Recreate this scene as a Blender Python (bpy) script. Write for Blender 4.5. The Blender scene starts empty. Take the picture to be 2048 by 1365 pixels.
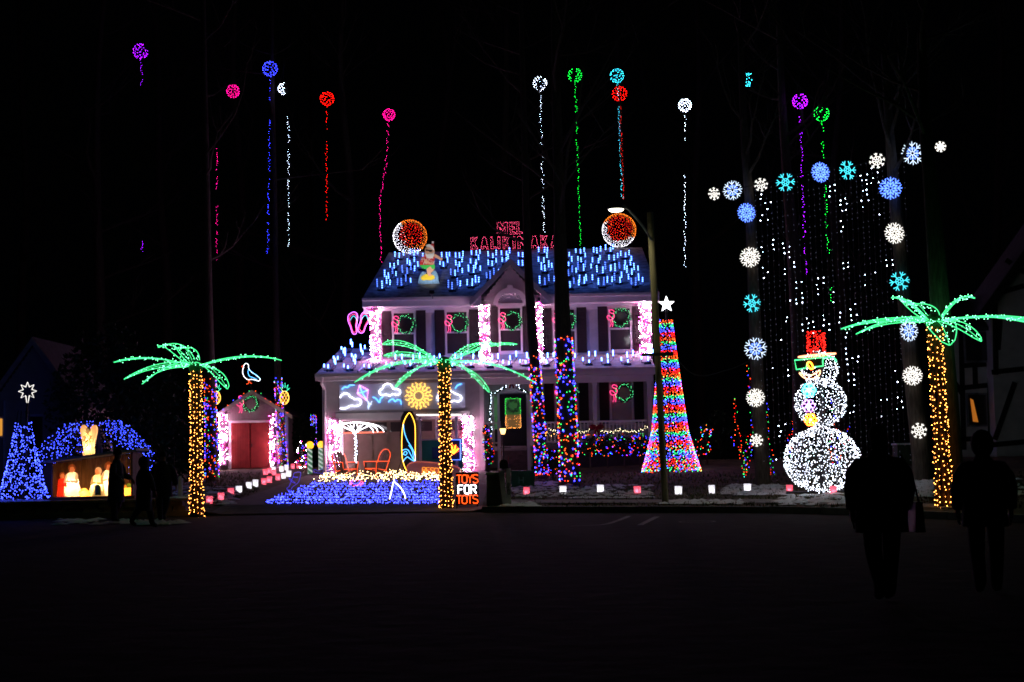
import bpy, math, random
from mathutils import Vector, Matrix
from math import sin, cos, pi, radians, sqrt
R = random.Random(11)
sc = bpy.context.scene
col = sc.collection
# ------------------------------------------------------------------ camera
F = 2900.0
CAMZ, PITCH, ROLL = 1.5, radians(4.39), radians(-1.2)
cam = bpy.data.cameras.new('camera'); cam_o = bpy.data.objects.new('camera', cam); col.objects.link(cam_o)
cam.sensor_width = 36; cam.lens = 36*F/2048; cam.clip_end = 2000; cam.clip_start = .1
M3 = (Matrix.Rotation(pi/2+PITCH, 3, 'X') @ Matrix.Rotation(ROLL, 3, 'Z'))
cam_o.location = (0, 0, CAMZ); cam_o.rotation_euler = M3.to_euler()
sc.camera = cam_o
# ------------------------------------------------------------------ night sky
w = bpy.data.worlds.new('World'); sc.world = w; w.use_nodes = True
wn = w.node_tree.nodes
wn['Background'].inputs[0].default_value = (.30, .36, .55, 1)
wn['Background'].inputs[1].default_value = .0005
sc.view_settings.view_transform = 'Standard'; sc.view_settings.look = 'None'
sc.view_settings.exposure = 0; sc.view_settings.gamma = 1
sc.render.engine = 'CYCLES'
cy = sc.cycles
cy.use_denoising = True; cy.denoiser = 'OPENIMAGEDENOISE'
cy.max_bounces = 4; cy.diffuse_bounces = 2; cy.glossy_bounces = 2; cy.transmission_bounces = 3; cy.transparent_max_bounces = 6
cy.sample_clamp_indirect = 2.0; cy.use_light_tree = True; cy.caustics_reflective = False; cy.caustics_refractive = False
cy.filter_width = 1.75; cy.denoising_prefilter = 'NONE'

# ------------------------------------------------------------------ places in the world
def ray(px, py):
    return M3 @ Vector(((px-1024)/F, (682.5-py)/F, -1))
def P(px, py, Y):
    d = ray(px, py); return Vector((0, 0, CAMZ)) + d*(Y/d.y)
KERB = [(-60, 40), (-12.4, 38.8), (-6.6, 38.5), (-.3, 37), (3.3, 35), (6.3, 33.2), (8.3, 29.6), (11, 24), (15, 16), (60, -60)]
def yk(x):
    if x <= KERB[0][0]: return KERB[0][1]
    for (a, b), (c, d) in zip(KERB, KERB[1:]):
        if x <= c: return b+(d-b)*(x-a)/(c-a)
    return KERB[-1][1]
def sm(e0, e1, x):
    t = max(0, min(1, (x-e0)/(e1-e0))); return t*t*(3-2*t)
def gz(x, y):
    d = y-yk(x)
    if d <= 0: return 0.
    base = .13+.035*min(d, 26)
    wl = sm(-8.75, -8.95, x)*(d > .35)
    base = base*(1-wl)+wl*max(base, .42+.02*min(d, 10))
    wd = sm(-8.2, -7.9, x)*sm(-.7, -1., x)
    return base*(1-wd)+wd*base*min(1, d/1.6)
def G(px, py):
    y = 9.
    while y < 110:
        p = P(px, py, y)
        if p.z <= gz(p.x, p.y):
            for k in range(12):
                q = P(px, py, y-.1*.5**k)
                if q.z <= gz(q.x, q.y): y = q.y
            p = P(px, py, y); p.z = gz(p.x, p.y); return p
        y += .1
    return p
def gp(x, y): return Vector((x, y, gz(x, y)))

# ------------------------------------------------------------------ materials
MATS = {}
def mat(name, c, rough=.75, vary=.25, scale=6., bump=.0, c2=None, metal=0, spec=.3, stretch=None):
    if name in MATS: return MATS[name]
    m = bpy.data.materials.new(name); m.use_nodes = True; nt = m.node_tree; b = nt.nodes['Principled BSDF']
    b.inputs['Roughness'].default_value = rough; b.inputs['Metallic'].default_value = metal
    b.inputs['Specular IOR Level'].default_value = spec
    tc = nt.nodes.new('ShaderNodeTexCoord'); n = nt.nodes.new('ShaderNodeTexNoise'); n.inputs['Scale'].default_value = scale
    n.inputs['Detail'].default_value = 5
    if stretch:
        mp = nt.nodes.new('ShaderNodeMapping'); mp.inputs['Scale'].default_value = stretch
        nt.links.new(tc.outputs['Object'], mp.inputs[0]); nt.links.new(mp.outputs[0], n.inputs['Vector'])
    else: nt.links.new(tc.outputs['Object'], n.inputs['Vector'])
    r = nt.nodes.new('ShaderNodeValToRGB'); r.color_ramp.elements[0].position = .35; r.color_ramp.elements[1].position = .68
    r.color_ramp.elements[0].color = (*[x*(1-vary) for x in c], 1)
    r.color_ramp.elements[1].color = (*(c2 or [min(1, x*(1+vary*.6)) for x in c]), 1)
    nt.links.new(n.outputs['Fac'], r.inputs[0]); nt.links.new(r.outputs[0], b.inputs['Base Color'])
    if bump:
        bm = nt.nodes.new('ShaderNodeBump'); bm.inputs['Strength'].default_value = bump; bm.inputs['Distance'].default_value = .03
        nt.links.new(n.outputs['Fac'], bm.inputs['Height']); nt.links.new(bm.outputs[0], b.inputs['Normal'])
    MATS[name] = m; return m
def emit(name, c, s):
    if name in MATS: return MATS[name]
    if name.startswith('bulb_') or name == 'tube_blue': s *= 4.6; c = tuple(x**1.55 for x in c)
    elif name.startswith('rope_'): s *= 1.5; c = tuple(x**1.45 for x in c)
    m = bpy.data.materials.new(name); m.use_nodes = True; b = m.node_tree.nodes['Principled BSDF']
    b.inputs['Base Color'].default_value = (*[.3+.4*x for x in c], 1); b.inputs['Roughness'].default_value = .4
    b.inputs['Emission Color'].default_value = (*c, 1); b.inputs['Emission Strength'].default_value = s
    if name[:5] in ('bulb_', 'rope_', 'tube_'): m.cycles.emission_sampling = 'FRONT'
    MATS[name] = m; return m
def glassmat(name, c, rough=.06):
    m = mat(name, c, rough, .1, 2, spec=.8); return m
ASPH = mat('asphalt', (.032, .032, .033), .95, .5, 2.2, .6, spec=.08)
CONC = mat('concrete', (.22, .21, .2), .85, .3, 2.2, .3)
KERBM = mat('kerb_stone', (.2, .195, .19), .85, .3, 3, .3)
LAWN = mat('lawn', (.055, .05, .022), .95, .5, 2.6, .8, c2=(.10, .085, .04))
GRASS = mat('grass_blade', (.07, .075, .025), .9, .4, 9)
SNOW = mat('snow', (.72, .74, .78), .7, .12, 5, .4)
SIDING = mat('siding', (.58, .55, .55), .65, .1, 3, .1)
WHITE = mat('white_trim', (.78, .76, .76), .5, .06, 3)
ROOFM = mat('snowy_shingles', (.34, .35, .37), .85, .35, 3.5, .5, c2=(.60, .61, .64), stretch=(1, 1, 4))
SHINGLE = mat('dark_shingles', (.05, .05, .055), .9, .3, 5, .4)
DARKWOOD = mat('dark_shutter', (.028, .02, .022), .6, .2, 6)
GLASS = glassmat('window_glass', (.05, .045, .045))
GLASSW = mat('window_blind', (.30, .26, .22), .35, .12, 2, spec=.7)
GARD = mat('garage_door_paint', (.26, .20, .16), .5, .15, 3)
REDP = mat('red_door_paint', (.30, .035, .03), .6, .2, 4)
BARK = mat('bark', (.075, .06, .048), .95, .45, 7, .9, stretch=(3, 3, .5))
PALMB = mat('palm_trunk', (.10, .06, .03), .9, .4, 9, .6)
BLACK = mat('black_paint', (.012, .012, .013), .5, .2, 5)
METAL = mat('dark_metal', (.03, .03, .035), .45, .2, 6, metal=.6)
POLEM = mat('pole_wood', (.25, .23, .12), .8, .25, 5, .4, stretch=(3, 3, .4))
WOOD = mat('stable_boards', (.20, .11, .06), .8, .35, 5, .4, stretch=(4, 4, .5))
STONE = mat('wall_stone', (.15, .13, .10), .9, .4, 5, .7)
LEAFM = mat('evergreen', (.02, .05, .02), .8, .4, 8)
WREATH = mat('wreath_green', (.015, .07, .03), .8, .4, 12)
TEAL = mat('teal_paint', (.02, .22, .20), .5, .15, 3)
SKYP = mat('pale_blue_panel', (.60, .68, .86), .6, .05, 2)
WIRE = mat('cable', (.02, .02, .02), .6, .1, 5)
WW = emit('bulb_warm', (1, .50, .16), 5)
WW2 = emit('bulb_sand', (1, .78, .46), 5.5)
CW = emit('bulb_white', (.80, .87, 1), 5)
PKW = emit('bulb_white_column', (1, .75, .91), 64)
PK = emit('bulb_pink', (1, .09, .52), 52)
PKS = emit('bulb_rose', (1, .20, .36), 3)
BL = emit('bulb_blue', (.125, .175, 1), 4.4)
BLS = emit('bulb_deep_blue', (.12, .145, 1), 6)
TUB = emit('tube_blue', (.19, .35, 1), 4.6); TUBD = emit('tube_blue_dim', (.07, .17, 1), 9)
BR = emit('bulb_red', (1, .035, .02), 4)
BO = emit('bulb_orange', (1, .27, .03), 4)
BG = emit('bulb_green', (.03, 1, .16), 2.6)
BC = emit('bulb_cyan', (.12, .85, 1), 3.2)
BP = emit('bulb_purple', (.55, .04, 1), 4)
BM = emit('bulb_magenta', (1, .03, .42), 3.5)
NG = emit('rope_green', (.15, 1, .44), 1.3)
NW = emit('rope_white', (1, .95, 1), 5)
NY = emit('rope_yellow', (1, .62, .16), 3)
NO = emit('rope_orange', (1, .17, .04), 2.2)
NP = emit('rope_pink', (1, .12, .35), 2.6)
NV = emit('rope_violet', (.85, .25, 1), 3)
NB = emit('rope_sky_blue', (.16, .55, 1), 3.2)
NDB = emit('rope_dim_blue', (.12, .10, .9), .8)
NC = emit('rope_cyan', (.14, .78, .88), 1.3)
NBL = emit('rope_blue', (.2, .34, 1), 2.4)
WICE = emit('rope_cool_white', (.75, .86, 1), 1.25)
NWW = emit('rope_warm_white', (1, .97, .92), 1.15)
UNLIT_GLOW = emit('dim_bulb', (.7, .75, 1), .24)  # unlit bulbs given a faint glow for the light caught from lit neighbours

# ------------------------------------------------------------------ mesh builder
def V(*a): return Vector(a)
class MB:
    def __init__(s): s.v = []; s.f = []; s.m = []; s.mats = []; s.sm = False
    def mi(s, m):
        if m not in s.mats: s.mats.append(m)
        return s.mats.index(m)
    def add(s, vs, fs, m):
        o = len(s.v); s.v += [tuple(x) for x in vs]; k = s.mi(m)
        for f in fs: s.f.append([i+o for i in f]); s.m.append(k)
        return s
    def box(s, a, b, m, taper=0):
        (x0, y0, z0), (x1, y1, z1) = a, b; t = taper
        s.add([(x0, y0, z0), (x1, y0, z0), (x1, y1, z0), (x0, y1, z0), (x0+t, y0+t, z1), (x1-t, y0+t, z1), (x1-t, y1-t, z1), (x0+t, y1-t, z1)],
              [(0, 3, 2, 1), (4, 5, 6, 7), (0, 1, 5, 4), (1, 2, 6, 5), (2, 3, 7, 6), (3, 0, 4, 7)], m); return s
    def bulb(s, p, r, m):
        x, y, z = p; r *= .47
        s.add([(x+r, y, z), (x-r, y, z), (x, y+r, z), (x, y-r, z), (x, y, z+r*1.2), (x, y, z-r*1.2)],
              [(0, 2, 4), (2, 1, 4), (1, 3, 4), (3, 0, 4), (2, 0, 5), (1, 2, 5), (3, 1, 5), (0, 3, 5)], m); return s
    def tube(s, pts, r, m, n=5, closed=False, cap=True):
        pts = [Vector(p) for p in pts]; N = len(pts); vs = []; rr = r if isinstance(r, (list, tuple)) else [r*(.5 if m.name.startswith('rope_') else 1)]*N
        up = None
        for i, p in enumerate(pts):
            a = pts[(i-1) % N] if (i > 0 or closed) else p
            b = pts[(i+1) % N] if (i < N-1 or closed) else p
            t = (b-a)
            t = t.normalized() if t.length > 1e-9 else V(0, 0, 1)
            if up is None:
                up = V(0, 0, 1) if abs(t.z) < .9 else V(0, 1, 0)
            sd = t.cross(up)
            if sd.length < 1e-4: sd = t.cross(V(1, 0, .3))
            sd.normalize(); up2 = sd.cross(t).normalized(); up = up2
            for k in range(n):
                an = 2*pi*k/n; vs.append(p+sd*cos(an)*rr[i]+up2*sin(an)*rr[i])
        fs = []
        for i in range(N if closed else N-1):
            j = (i+1) % N
            for k in range(n):
                fs.append((i*n+k, j*n+k, j*n+(k+1) % n, i*n+(k+1) % n))
        if cap and not closed:
            fs.append(tuple(range(n))); fs.append(tuple((N-1)*n+k for k in range(n))[::-1])
        s.add(vs, fs, m); return s
    def prism(s, poly, off, m):
        n = len(poly); off = Vector(off); vs = [Vector(p) for p in poly]; vs += [p+off for p in vs]
        fs = [tuple(range(n)), tuple(range(2*n-1, n-1, -1))]+[(i, i+n, (i+1) % n+n, (i+1) % n) for i in range(n)]
        s.add(vs, fs, m); return s
    def lathe(s, o, prof, m, n=12, sx=1, sy=1):
        o = Vector(o); vs = []
        for r, z in prof:
            for k in range(n):
                a = 2*pi*k/n; vs.append(o+V(r*cos(a)*sx, r*sin(a)*sy, z))
        fs = [(i*n+k, i*n+(k+1) % n, (i+1)*n+(k+1) % n, (i+1)*n+k) for i in range(len(prof)-1) for k in range(n)]
        fs += [tuple(range(n))[::-1], tuple((len(prof)-1)*n+k for k in range(n))]
        s.add(vs, fs, m); return s
    def ball(s, c, r, m, n=10, h=6, sx=1, sy=1, sz=1):
        prof = [(max(.001, r*sin(pi*i/h)), -r*cos(pi*i/h)*sz) for i in range(h+1)]
        return s.lathe(c, prof, m, n, sx, sy)
    def data(s, name):
        me = bpy.data.meshes.new(name); me.from_pydata(s.v, [], s.f)
        for m in s.mats: me.materials.append(m)
        me.polygons.foreach_set('material_index', s.m)
        if s.sm: me.polygons.foreach_set('use_smooth', [True]*len(s.f))
        me.update(); return me
    def build(s, name, parent=None, smooth=False, kind=None):
        s.sm = smooth
        return link(name, s.data(name), parent, kind)
def link(name, me, parent=None, kind=None):
    o = bpy.data.objects.new(name, me); col.objects.link(o)
    if parent:
        o.parent = parent; o.matrix_parent_inverse = parent_inv(parent)
    if kind: o['kind'] = kind
    return o
def wm(p): return p.matrix_basis.copy() if not p.parent else wm(p.parent) @ p.matrix_parent_inverse @ p.matrix_basis
def parent_inv(p): return wm(p).inverted()
def tag(o, label, cat, group=None):
    o['label'] = label; o['category'] = cat
    if group: o['group'] = group
    return o
def thing(name, label, cat, loc=(0, 0, 0), group=None):
    o = bpy.data.objects.new(name, None); col.objects.link(o); o.location = loc; o.empty_display_size = .2
    return tag(o, label, cat, group)
def struct(o): o['kind'] = 'structure'; return o
ORD = ['first', 'second', 'third', 'fourth', 'fifth', 'sixth', 'seventh', 'eighth', 'ninth', 'tenth', 'eleventh', 'twelfth', 'thirteenth', 'fourteenth', 'fifteenth', 'sixteenth', 'seventeenth', 'eighteenth', 'nineteenth', 'twentieth']
def pp(pts, Y): return [P(x, y, Y) for x, y in pts]
def smooth_path(pts, k=5, closed=False):
    out = []; N = len(pts)
    for i in range(N if closed else N-1):
        g = lambda j: Vector(pts[j % N]) if closed else Vector(pts[max(0, min(N-1, j))])
        p0, p1, p2, p3 = g(i-1), g(i), g(i+1), g(i+2)
        for q in range(k):
            t = q/k
            out.append(.5*((2*p1)+(p2-p0)*t+(2*p0-5*p1+4*p2-p3)*t*t+(3*p1-p0-3*p2+p3)*t**3))
    if not closed: out.append(Vector(pts[-1]))
    return out
def along(pts, step):
    out = []; acc = 0
    for a, b in zip(pts, pts[1:]):
        a = Vector(a); b = Vector(b); L = (b-a).length
        while acc < L: out.append(a+(b-a)*(acc/L)); acc += step
        acc -= L
    return out
def J(r): return R.uniform(-r, r)
# ================================================================== the setting
xs = [-300, -180, -100, -60, -45, -35, -28, -24]+[-20+.25*i for i in range(161)]+[24, 28, 35, 45, 60]
ds = [0, .02, .3, .36]+[.5+.25*i for i in range(40)]+[11+.5*i for i in range(32)]+[28, 32, 40, 55, 80, 130, 220, 400]
b = MB(); nx = len(xs)
vs = []
for d in ds:
    for x in xs:
        y = yk(x)+d; z = gz(x, y+1e-4)
        if d > .5: z += .012*sin(x*3.1+y*1.7)+.010*sin(x*5.3-y*4.1)
        vs.append((x, y, z))
b.add(vs, [(j*nx+i, j*nx+i+1, (j+1)*nx+i+1, (j+1)*nx+i) for j in range(len(ds)-1) for i in range(nx-1)], LAWN)
struct(b.build('lawn', smooth=True))
b = MB(); b.add([(-400, -300, -.006), (400, -300, -.006), (400, 300, -.006), (-400, 300, -.006)], [(0, 1, 2, 3)], ASPH)
struct(b.build('road'))
# kerb stones, each its own piece
kerb = struct(bpy.data.objects.new('kerb', None)); col.objects.link(kerb)
x = -17.
while x < 10.4:
    x1 = x+(.95 if x < 6 else .45)
    if not (-8.6 < x < -1.1):
        p = V(x, yk(x)-.16, 0); q = V(x1-.012, yk(x1-.012)-.16, 0); n = V(-(q-p).y, (q-p).x, 0).normalized()*.19
        up = V(0, 0, .142+J(.004))
        MB().add([p, q, q+n, p+n, p+up, q+up, q+n+up, p+n+up], [(0, 3, 2, 1), (4, 5, 6, 7), (0, 1, 5, 4), (1, 2, 6, 5), (2, 3, 7, 6), (3, 0, 4, 7)], KERBM).build('kerb_stone', kerb)
    x = x1
# pavement slabs beside the kerb
def sheet(name, x0, x1, d0, d1, m, lift, nx=24, nd=6, parent=None):
    b = MB(); vs = []
    for j in range(nd+1):
        for i in range(nx+1):
            x = x0+(x1-x0)*i/nx; d = d0+(d1-d0)*j/nd; y = yk(x)+d; vs.append((x, y, gz(x, y)+lift))
    b.add(vs, [(j*(nx+1)+i, j*(nx+1)+i+1, (j+1)*(nx+1)+i+1, (j+1)*(nx+1)+i) for j in range(nd) for i in range(nx)], m)
    return b.build(name, parent)
pav = struct(bpy.data.objects.new('pavement', None)); col.objects.link(pav)
x = -.75
while x < 8.6:
    sheet('paving_slab', x, x+1.26, .95, 2.15, CONC, .03, 5, 4, pav); x += 1.28
struct(sheet('driveway', -8.05, -.85, .02, 18.6, mat('driveway_asphalt', (.085, .075, .075), .85, .3, 3, .4), .028, 30, 60))
# painted bay lines and chalk ring on the road
def strip(name, pts, wd, m, z=.004):
    b = MB(); L = []; 
    for i, p in enumerate(pts):
        a = pts[max(0, i-1)]; c = pts[min(len(pts)-1, i+1)]; t = (c-a).normalized(); n = V(-t.y, t.x, 0)*wd/2
        L += [V(p.x, p.y, z)+n, V(p.x, p.y, z)-n]
    b.add(L, [(2*i, 2*i+1, 2*i+3, 2*i+2) for i in range(len(pts)-1)], m); return struct(b.build(name))
LINE = mat('worn_road_paint', (.30, .29, .30), .8, .6, 14)
def R0(px, py):
    d = ray(px, py); return V(0, 0, CAMZ)+d*(-CAMZ/d.z)
strip('road_marking', smooth_path([R0(1140, 1053), R0(1205, 1050), R0(1235, 1042), R0(1258, 1033)], 5), .11, LINE)
strip('road_marking', [R0(1280, 1051), R0(1296, 1043), R0(1314, 1034)], .13, LINE)
c = R0(1394, 1044); rr = (R0(1428, 1044)-c).length
strip('manhole_ring', [c+V(cos(a*pi/14)*rr, sin(a*pi/14)*rr, 0) for a in range(29)], .06, LINE)
# snow lying in patches
def snow_patch(zones, name='snow'):
    b = MB()
    for (px0, px1, py0, py1, dens) in zones:
        for _ in range(int(dens)):
            p = G(R.uniform(px0, px1), R.uniform(py0, py1)); r = R.uniform(.05, .22); n = R.randint(6, 9); a0 = R.random()*6
            ring = [p+V(cos(a0+2*pi*k/n)*r*R.uniform(.6, 1.5), sin(a0+2*pi*k/n)*r*R.uniform(.6, 1.4), .022+J(.006)) for k in range(n)]
            top = p+V(0, 0, .05+R.random()*.03)
            b.add(ring+[top], [(k, (k+1) % n, n) for k in range(n)], SNOW)
    o = b.build(name, smooth=True); o['kind'] = 'stuff'; o['label'] = 'thin patches of snow lying on the dark lawns'; o['category'] = 'snow'
snow_patch([(1020, 1300, 972, 998, 210), (1060, 1110, 966, 972, 25), (1010, 1070, 1008, 1016, 60), (1320, 1480, 1003, 1010, 70), (1450, 1570, 972, 992, 130),
            (1560, 1690, 990, 1012, 80), (1690, 1740, 1000, 1012, 40), (1815, 1870, 962, 995, 120), (1925, 2048, 960, 1000, 60), (405, 470, 975, 1010, 90),
            (0, 95, 1003, 1008, 60), (120, 330, 1040, 1052, 40), (345, 400, 960, 1000, 60), (250, 370, 1043, 1052, 30), (600, 660, 925, 932, 40)])
g = MB()
for _ in range(9000):
    px = R.uniform(960, 2048) if R.random() < .8 else R.uniform(380, 520)
    p = G(px, R.uniform(945, 1018))
    d = p.y-yk(p.x)
    if d < .1 or .9 < d < 2.2 or (-8.2 < p.x < -.7): continue
    h = R.uniform(.04, .10); a = R.random()*3.1; q = V(cos(a), sin(a), 0)*.02
    g.add([p-q, p+q, p+V(J(.05), J(.05), h)], [(0, 1, 2)], GRASS)
o = g.build('grass', kind='stuff'); o['label'] = 'short winter grass on the front lawn'; o['category'] = 'grass'

# ================================================================== the decorated house
YF, Y2 = 56.3, 58.6
xl, xr = P(742, 670, Y2).x, P(1304, 660, Y2).x
zf = gz(-3.9, YF)
ze = P(1024, 601, Y2).z
YR = 62.9; zr = P(1030, 507, YR).z
gx0, gx1, pxr = P(646, 850, YF).x, P(968, 850, YF).x, P(1306, 800, YF).x
zle = P(975, 747, YF-.4).z
house = thing('house', 'two storey clapboard house covered in coloured lights, tubes standing on its snowy roof', 'house', (0, Y2, zf))
HW = mat('house_wall', (.50, .47, .47), .7, .1, 3)
MB().box((xl, Y2, zf-.3), (xr, Y2+8.6, ze), HW).box((gx0, YF, zf-.3), (gx1, Y2-.002, zle+.1), HW).box((gx0, Y2, zf-.3), (xl-.002, Y2+7, zle+.1), HW).build('wall', house)
# openings: (x0, x1, z0, z1) kept clear of clapboards
def rect(px0, px1, py0, py1, Y):
    a = P(px0, py1, Y); c = P(px1, py0, Y); return (a.x, c.x, a.z, c.z)
UPW = [rect(x-24, x+24, 622, 712, Y2) for x in ()]
def wrect(cx, y0, y1, Y=Y2, hw=23.5):
    m = P(cx, (y0+y1)/2, Y); return (m.x-hw*Y/F, m.x+hw*Y/F, P(cx, y1, Y).z, P(cx, y0, Y).z)
upper = [wrect(808, 622, 713), wrect(914, 620, 711), wrect(1021, 617, 708), wrect(1129, 616, 707), wrect(1240, 613, 703)]
lower = [wrect(1133, 760, 849), wrect(1243, 757, 847)]
door = rect(1001, 1052, 788, 893, Y2)
doorall = rect(984, 1068, 786, 893, Y2)
gar = rect(688, 928, 838, 946, YF)
board = rect(680, 930, 765, 822, YF)
def siding(name, x0, x1, z0, z1, y, holes, parent, tri=None):
    b = MB(); h = .15; z = z0
    while z < z1-.02:
        zt = min(z1, z+h); segs = [(x0, x1)]
        if tri:
            f = lambda zz: tri(zz)
            l, r = f(z+h*.5)
            if r-l < .1: break
            segs = [(l, r)]
        for (a, c, e, g_) in holes:
            if e < zt-.02 and g_ > z+.02:
                ns = []
                for (s, t) in segs:
                    if a > s: ns.append((s, min(t, a)))
                    if c < t: ns.append((max(s, c), t))
                segs = [q for q in ns if q[1]-q[0] > .02]
        for s, t in segs:
            b.add([(s, y-.030, z), (t, y-.030, z), (t, y-.002, zt), (s, y-.002, zt), (s, y, z), (t, y, z)], [(0, 1, 2, 3), (4, 5, 1, 0)], SIDING)
        z += h
    return b.build(name, parent, kind='stuff')
siding('siding', xl, xr, zf+.35, ze, Y2, upper+lower+[doorall], house)
siding('siding', gx0, gx1, zf, zle+.05, YF, [gar], house)
# main roof
xo = .28
YE = Y2-.45; zeb = ze+.02
rw = [(xl-xo, YE, zeb), (xr+xo, YE, zeb), (P(1284, 503, YR).x, YR, zr), (P(778, 512, YR).x, YR, zr)]
rb = MB(); up = V(0, 0, .14)
rw = [V(*q) for q in rw]; bk = [V(rw[0].x, 2*YR-YE, zeb), V(rw[1].x, 2*YR-YE, zeb)]
rb.add([q+up for q in rw]+[bk[0]+up, bk[1]+up]+[q for q in rw]+bk, [(0, 1, 2, 3), (3, 2, 5, 4), (0, 6, 7, 1), (1, 7, 8, 2), (0, 3, 9, 6), (2, 8, 11, 5), (3, 4, 10, 9)], ROOFM)
roof = rb.build('roof', house)
def roofpt(x, v):
    return V(x, YE+(YR-YE)*v, zeb+.14+(zr-zeb)*v)
# gable over the middle window
ga = P(1020, 526, 58.0); gl = P(946, 607, 58.0); gr = P(1096, 604, 58.0)
zg = (gl.z+gr.z)/2; gxc = ga.x; ghw = (gr.x-gl.x)/2; YG = 57.95
for (ea, eb) in ((xl-xo, gxc-ghw+.2), (gxc+ghw-.2, xr+xo)):
    MB().box((ea, YE-.06, zeb-.22), (eb, YE+.02, zeb+.10), WHITE).build('fascia', house)
    MB().box((ea, YE-.17, zeb+.02), (eb, YE-.062, zeb+.13), WHITE).build('gutter', house)
    MB().box((ea, YE+.021, zeb-.24), (eb, Y2, zeb-.18), WHITE).build('soffit', house)
    MB().box((ea, Y2-.06, zeb-.46), (eb, Y2-.031, zeb-.241), WHITE).build('frieze', house)
gb = MB(); ap = V(gxc, YG, ga.z-.12)
gb.add([V(gxc-ghw+.25, YG, zg-.1), V(gxc+ghw-.25, YG, zg-.1), ap, V(gxc-ghw+.25, Y2+.05, zg-.1), V(gxc+ghw-.25, Y2+.05, zg-.1), V(gxc, Y2+2.8, ga.z-.12)], [(0, 1, 2), (0, 3, 4, 1), (1, 4, 5, 2), (0, 2, 5, 3)], HW)
gb.build('gable_wall', house)
def gtri(z):
    t = (ga.z-.12-z)/(ga.z-.12-zg+.1); return (gxc-(ghw-.25)*t, gxc+(ghw-.25)*t)
siding('siding', 0, 0, zg-.08, ga.z-.2, YG, [], house, gtri)
for s in (-1, 1):
    a = V(gxc, YG-.42, ga.z+.02); c = V(gxc+s*(ghw+.12), YG-.42, zg-.02); n = V(0, 0, .12)
    L = [a, c, c+V(0, 1.5, 0), a+V(0, 3.8, 0)]
    g2 = MB(); g2.add(L+[q+n for q in L], [(0, 1, 2, 3), (4, 7, 6, 5), (0, 4, 5, 1), (1, 5, 6, 2), (2, 6, 7, 3)], ROOFM); g2.build('gable_roof', house)
    t = (c-a); nn = V(0, 0, -.17)
    g3 = MB(); q0 = a+V(0, -.03, 0); q1 = c+V(0, -.03, 0)
    g3.add([q0+nn, q1+nn, q1+V(0, 0, .1), q0+V(0, 0, .1), q0+nn+V(0, .05, 0), q1+nn+V(0, .05, 0), q1+V(0, .05, .1), q0+V(0, .05, .1)], [(0, 1, 2, 3), (4, 7, 6, 5), (0, 4, 5, 1), (2, 6, 7, 3)], WHITE); g3.build('rake_board', house)
    xa, xb = sorted((gxc+s*(ghw+.1), gxc+s*(ghw-.32)))
    MB().add([(xa, YG-.40, zg-.16), (xb, YG-.40, zg-.16), ((xb if s < 0 else xa), YG-.40, zg+.42), (xa, YG+.02, zg-.16), (xb, YG+.02, zg-.16), ((xb if s < 0 else xa), YG+.02, zg+.42)],
             [(0, 1, 2), (0, 3, 4, 1), (1, 4, 5, 2), (0, 2, 5, 3)], WHITE).build('eave_return', house)
# fan arch
fc = P(1021, 617, Y2); ro, ri = 34*Y2/F, 25*Y2/F
b = MB(); n = 16; vs = []
for k in range(n+1):
    a = pi*k/n
    for r_, yy in ((ro, YG-.17), (ri, YG-.17), (ri, YG-.03), (ro, YG-.03)): vs.append(V(fc.x+cos(a)*r_, yy, fc.z+.06+sin(a)*r_))
b.add(vs, [(4*k+i, 4*k+(i+1) % 4, 4*k+4+(i+1) % 4, 4*k+4+i) for k in range(n) for i in range(4)], WHITE); arch = b.build('window_arch', house)
b = MB(); 
for k in range(18):
    a0, a1 = pi*k/18, pi*(k+1)/18; am = (a0+a1)/2
    b.add([V(fc.x, YG-.045, fc.z+.06), V(fc.x+cos(a0)*ri, YG-.04, fc.z+.06+sin(a0)*ri), V(fc.x+cos(am)*ri, YG-.075, fc.z+.06+sin(am)*ri), V(fc.x+cos(a1)*ri, YG-.04, fc.z+.06+sin(a1)*ri)], [(0, 1, 2), (0, 2, 3)], WHITE)
b.build('fan', arch)
MB().box((fc.x-.11, YG-.21, fc.z+ri+.0), (fc.x+.11, YG-.03, fc.z+ro+.16), WHITE).build('keystone', arch)
zbb = P(1021, 726, Y2).z-.3
MB().box((gxc-ghw+.26, YG, zbb), (gxc+ghw-.26, Y2-.033, zg-.1), HW).build('gable_base', house)
siding('siding', gxc-ghw+.26, gxc+ghw-.26, zbb, zg-.1, YG, [upper[2]], house)
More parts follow.
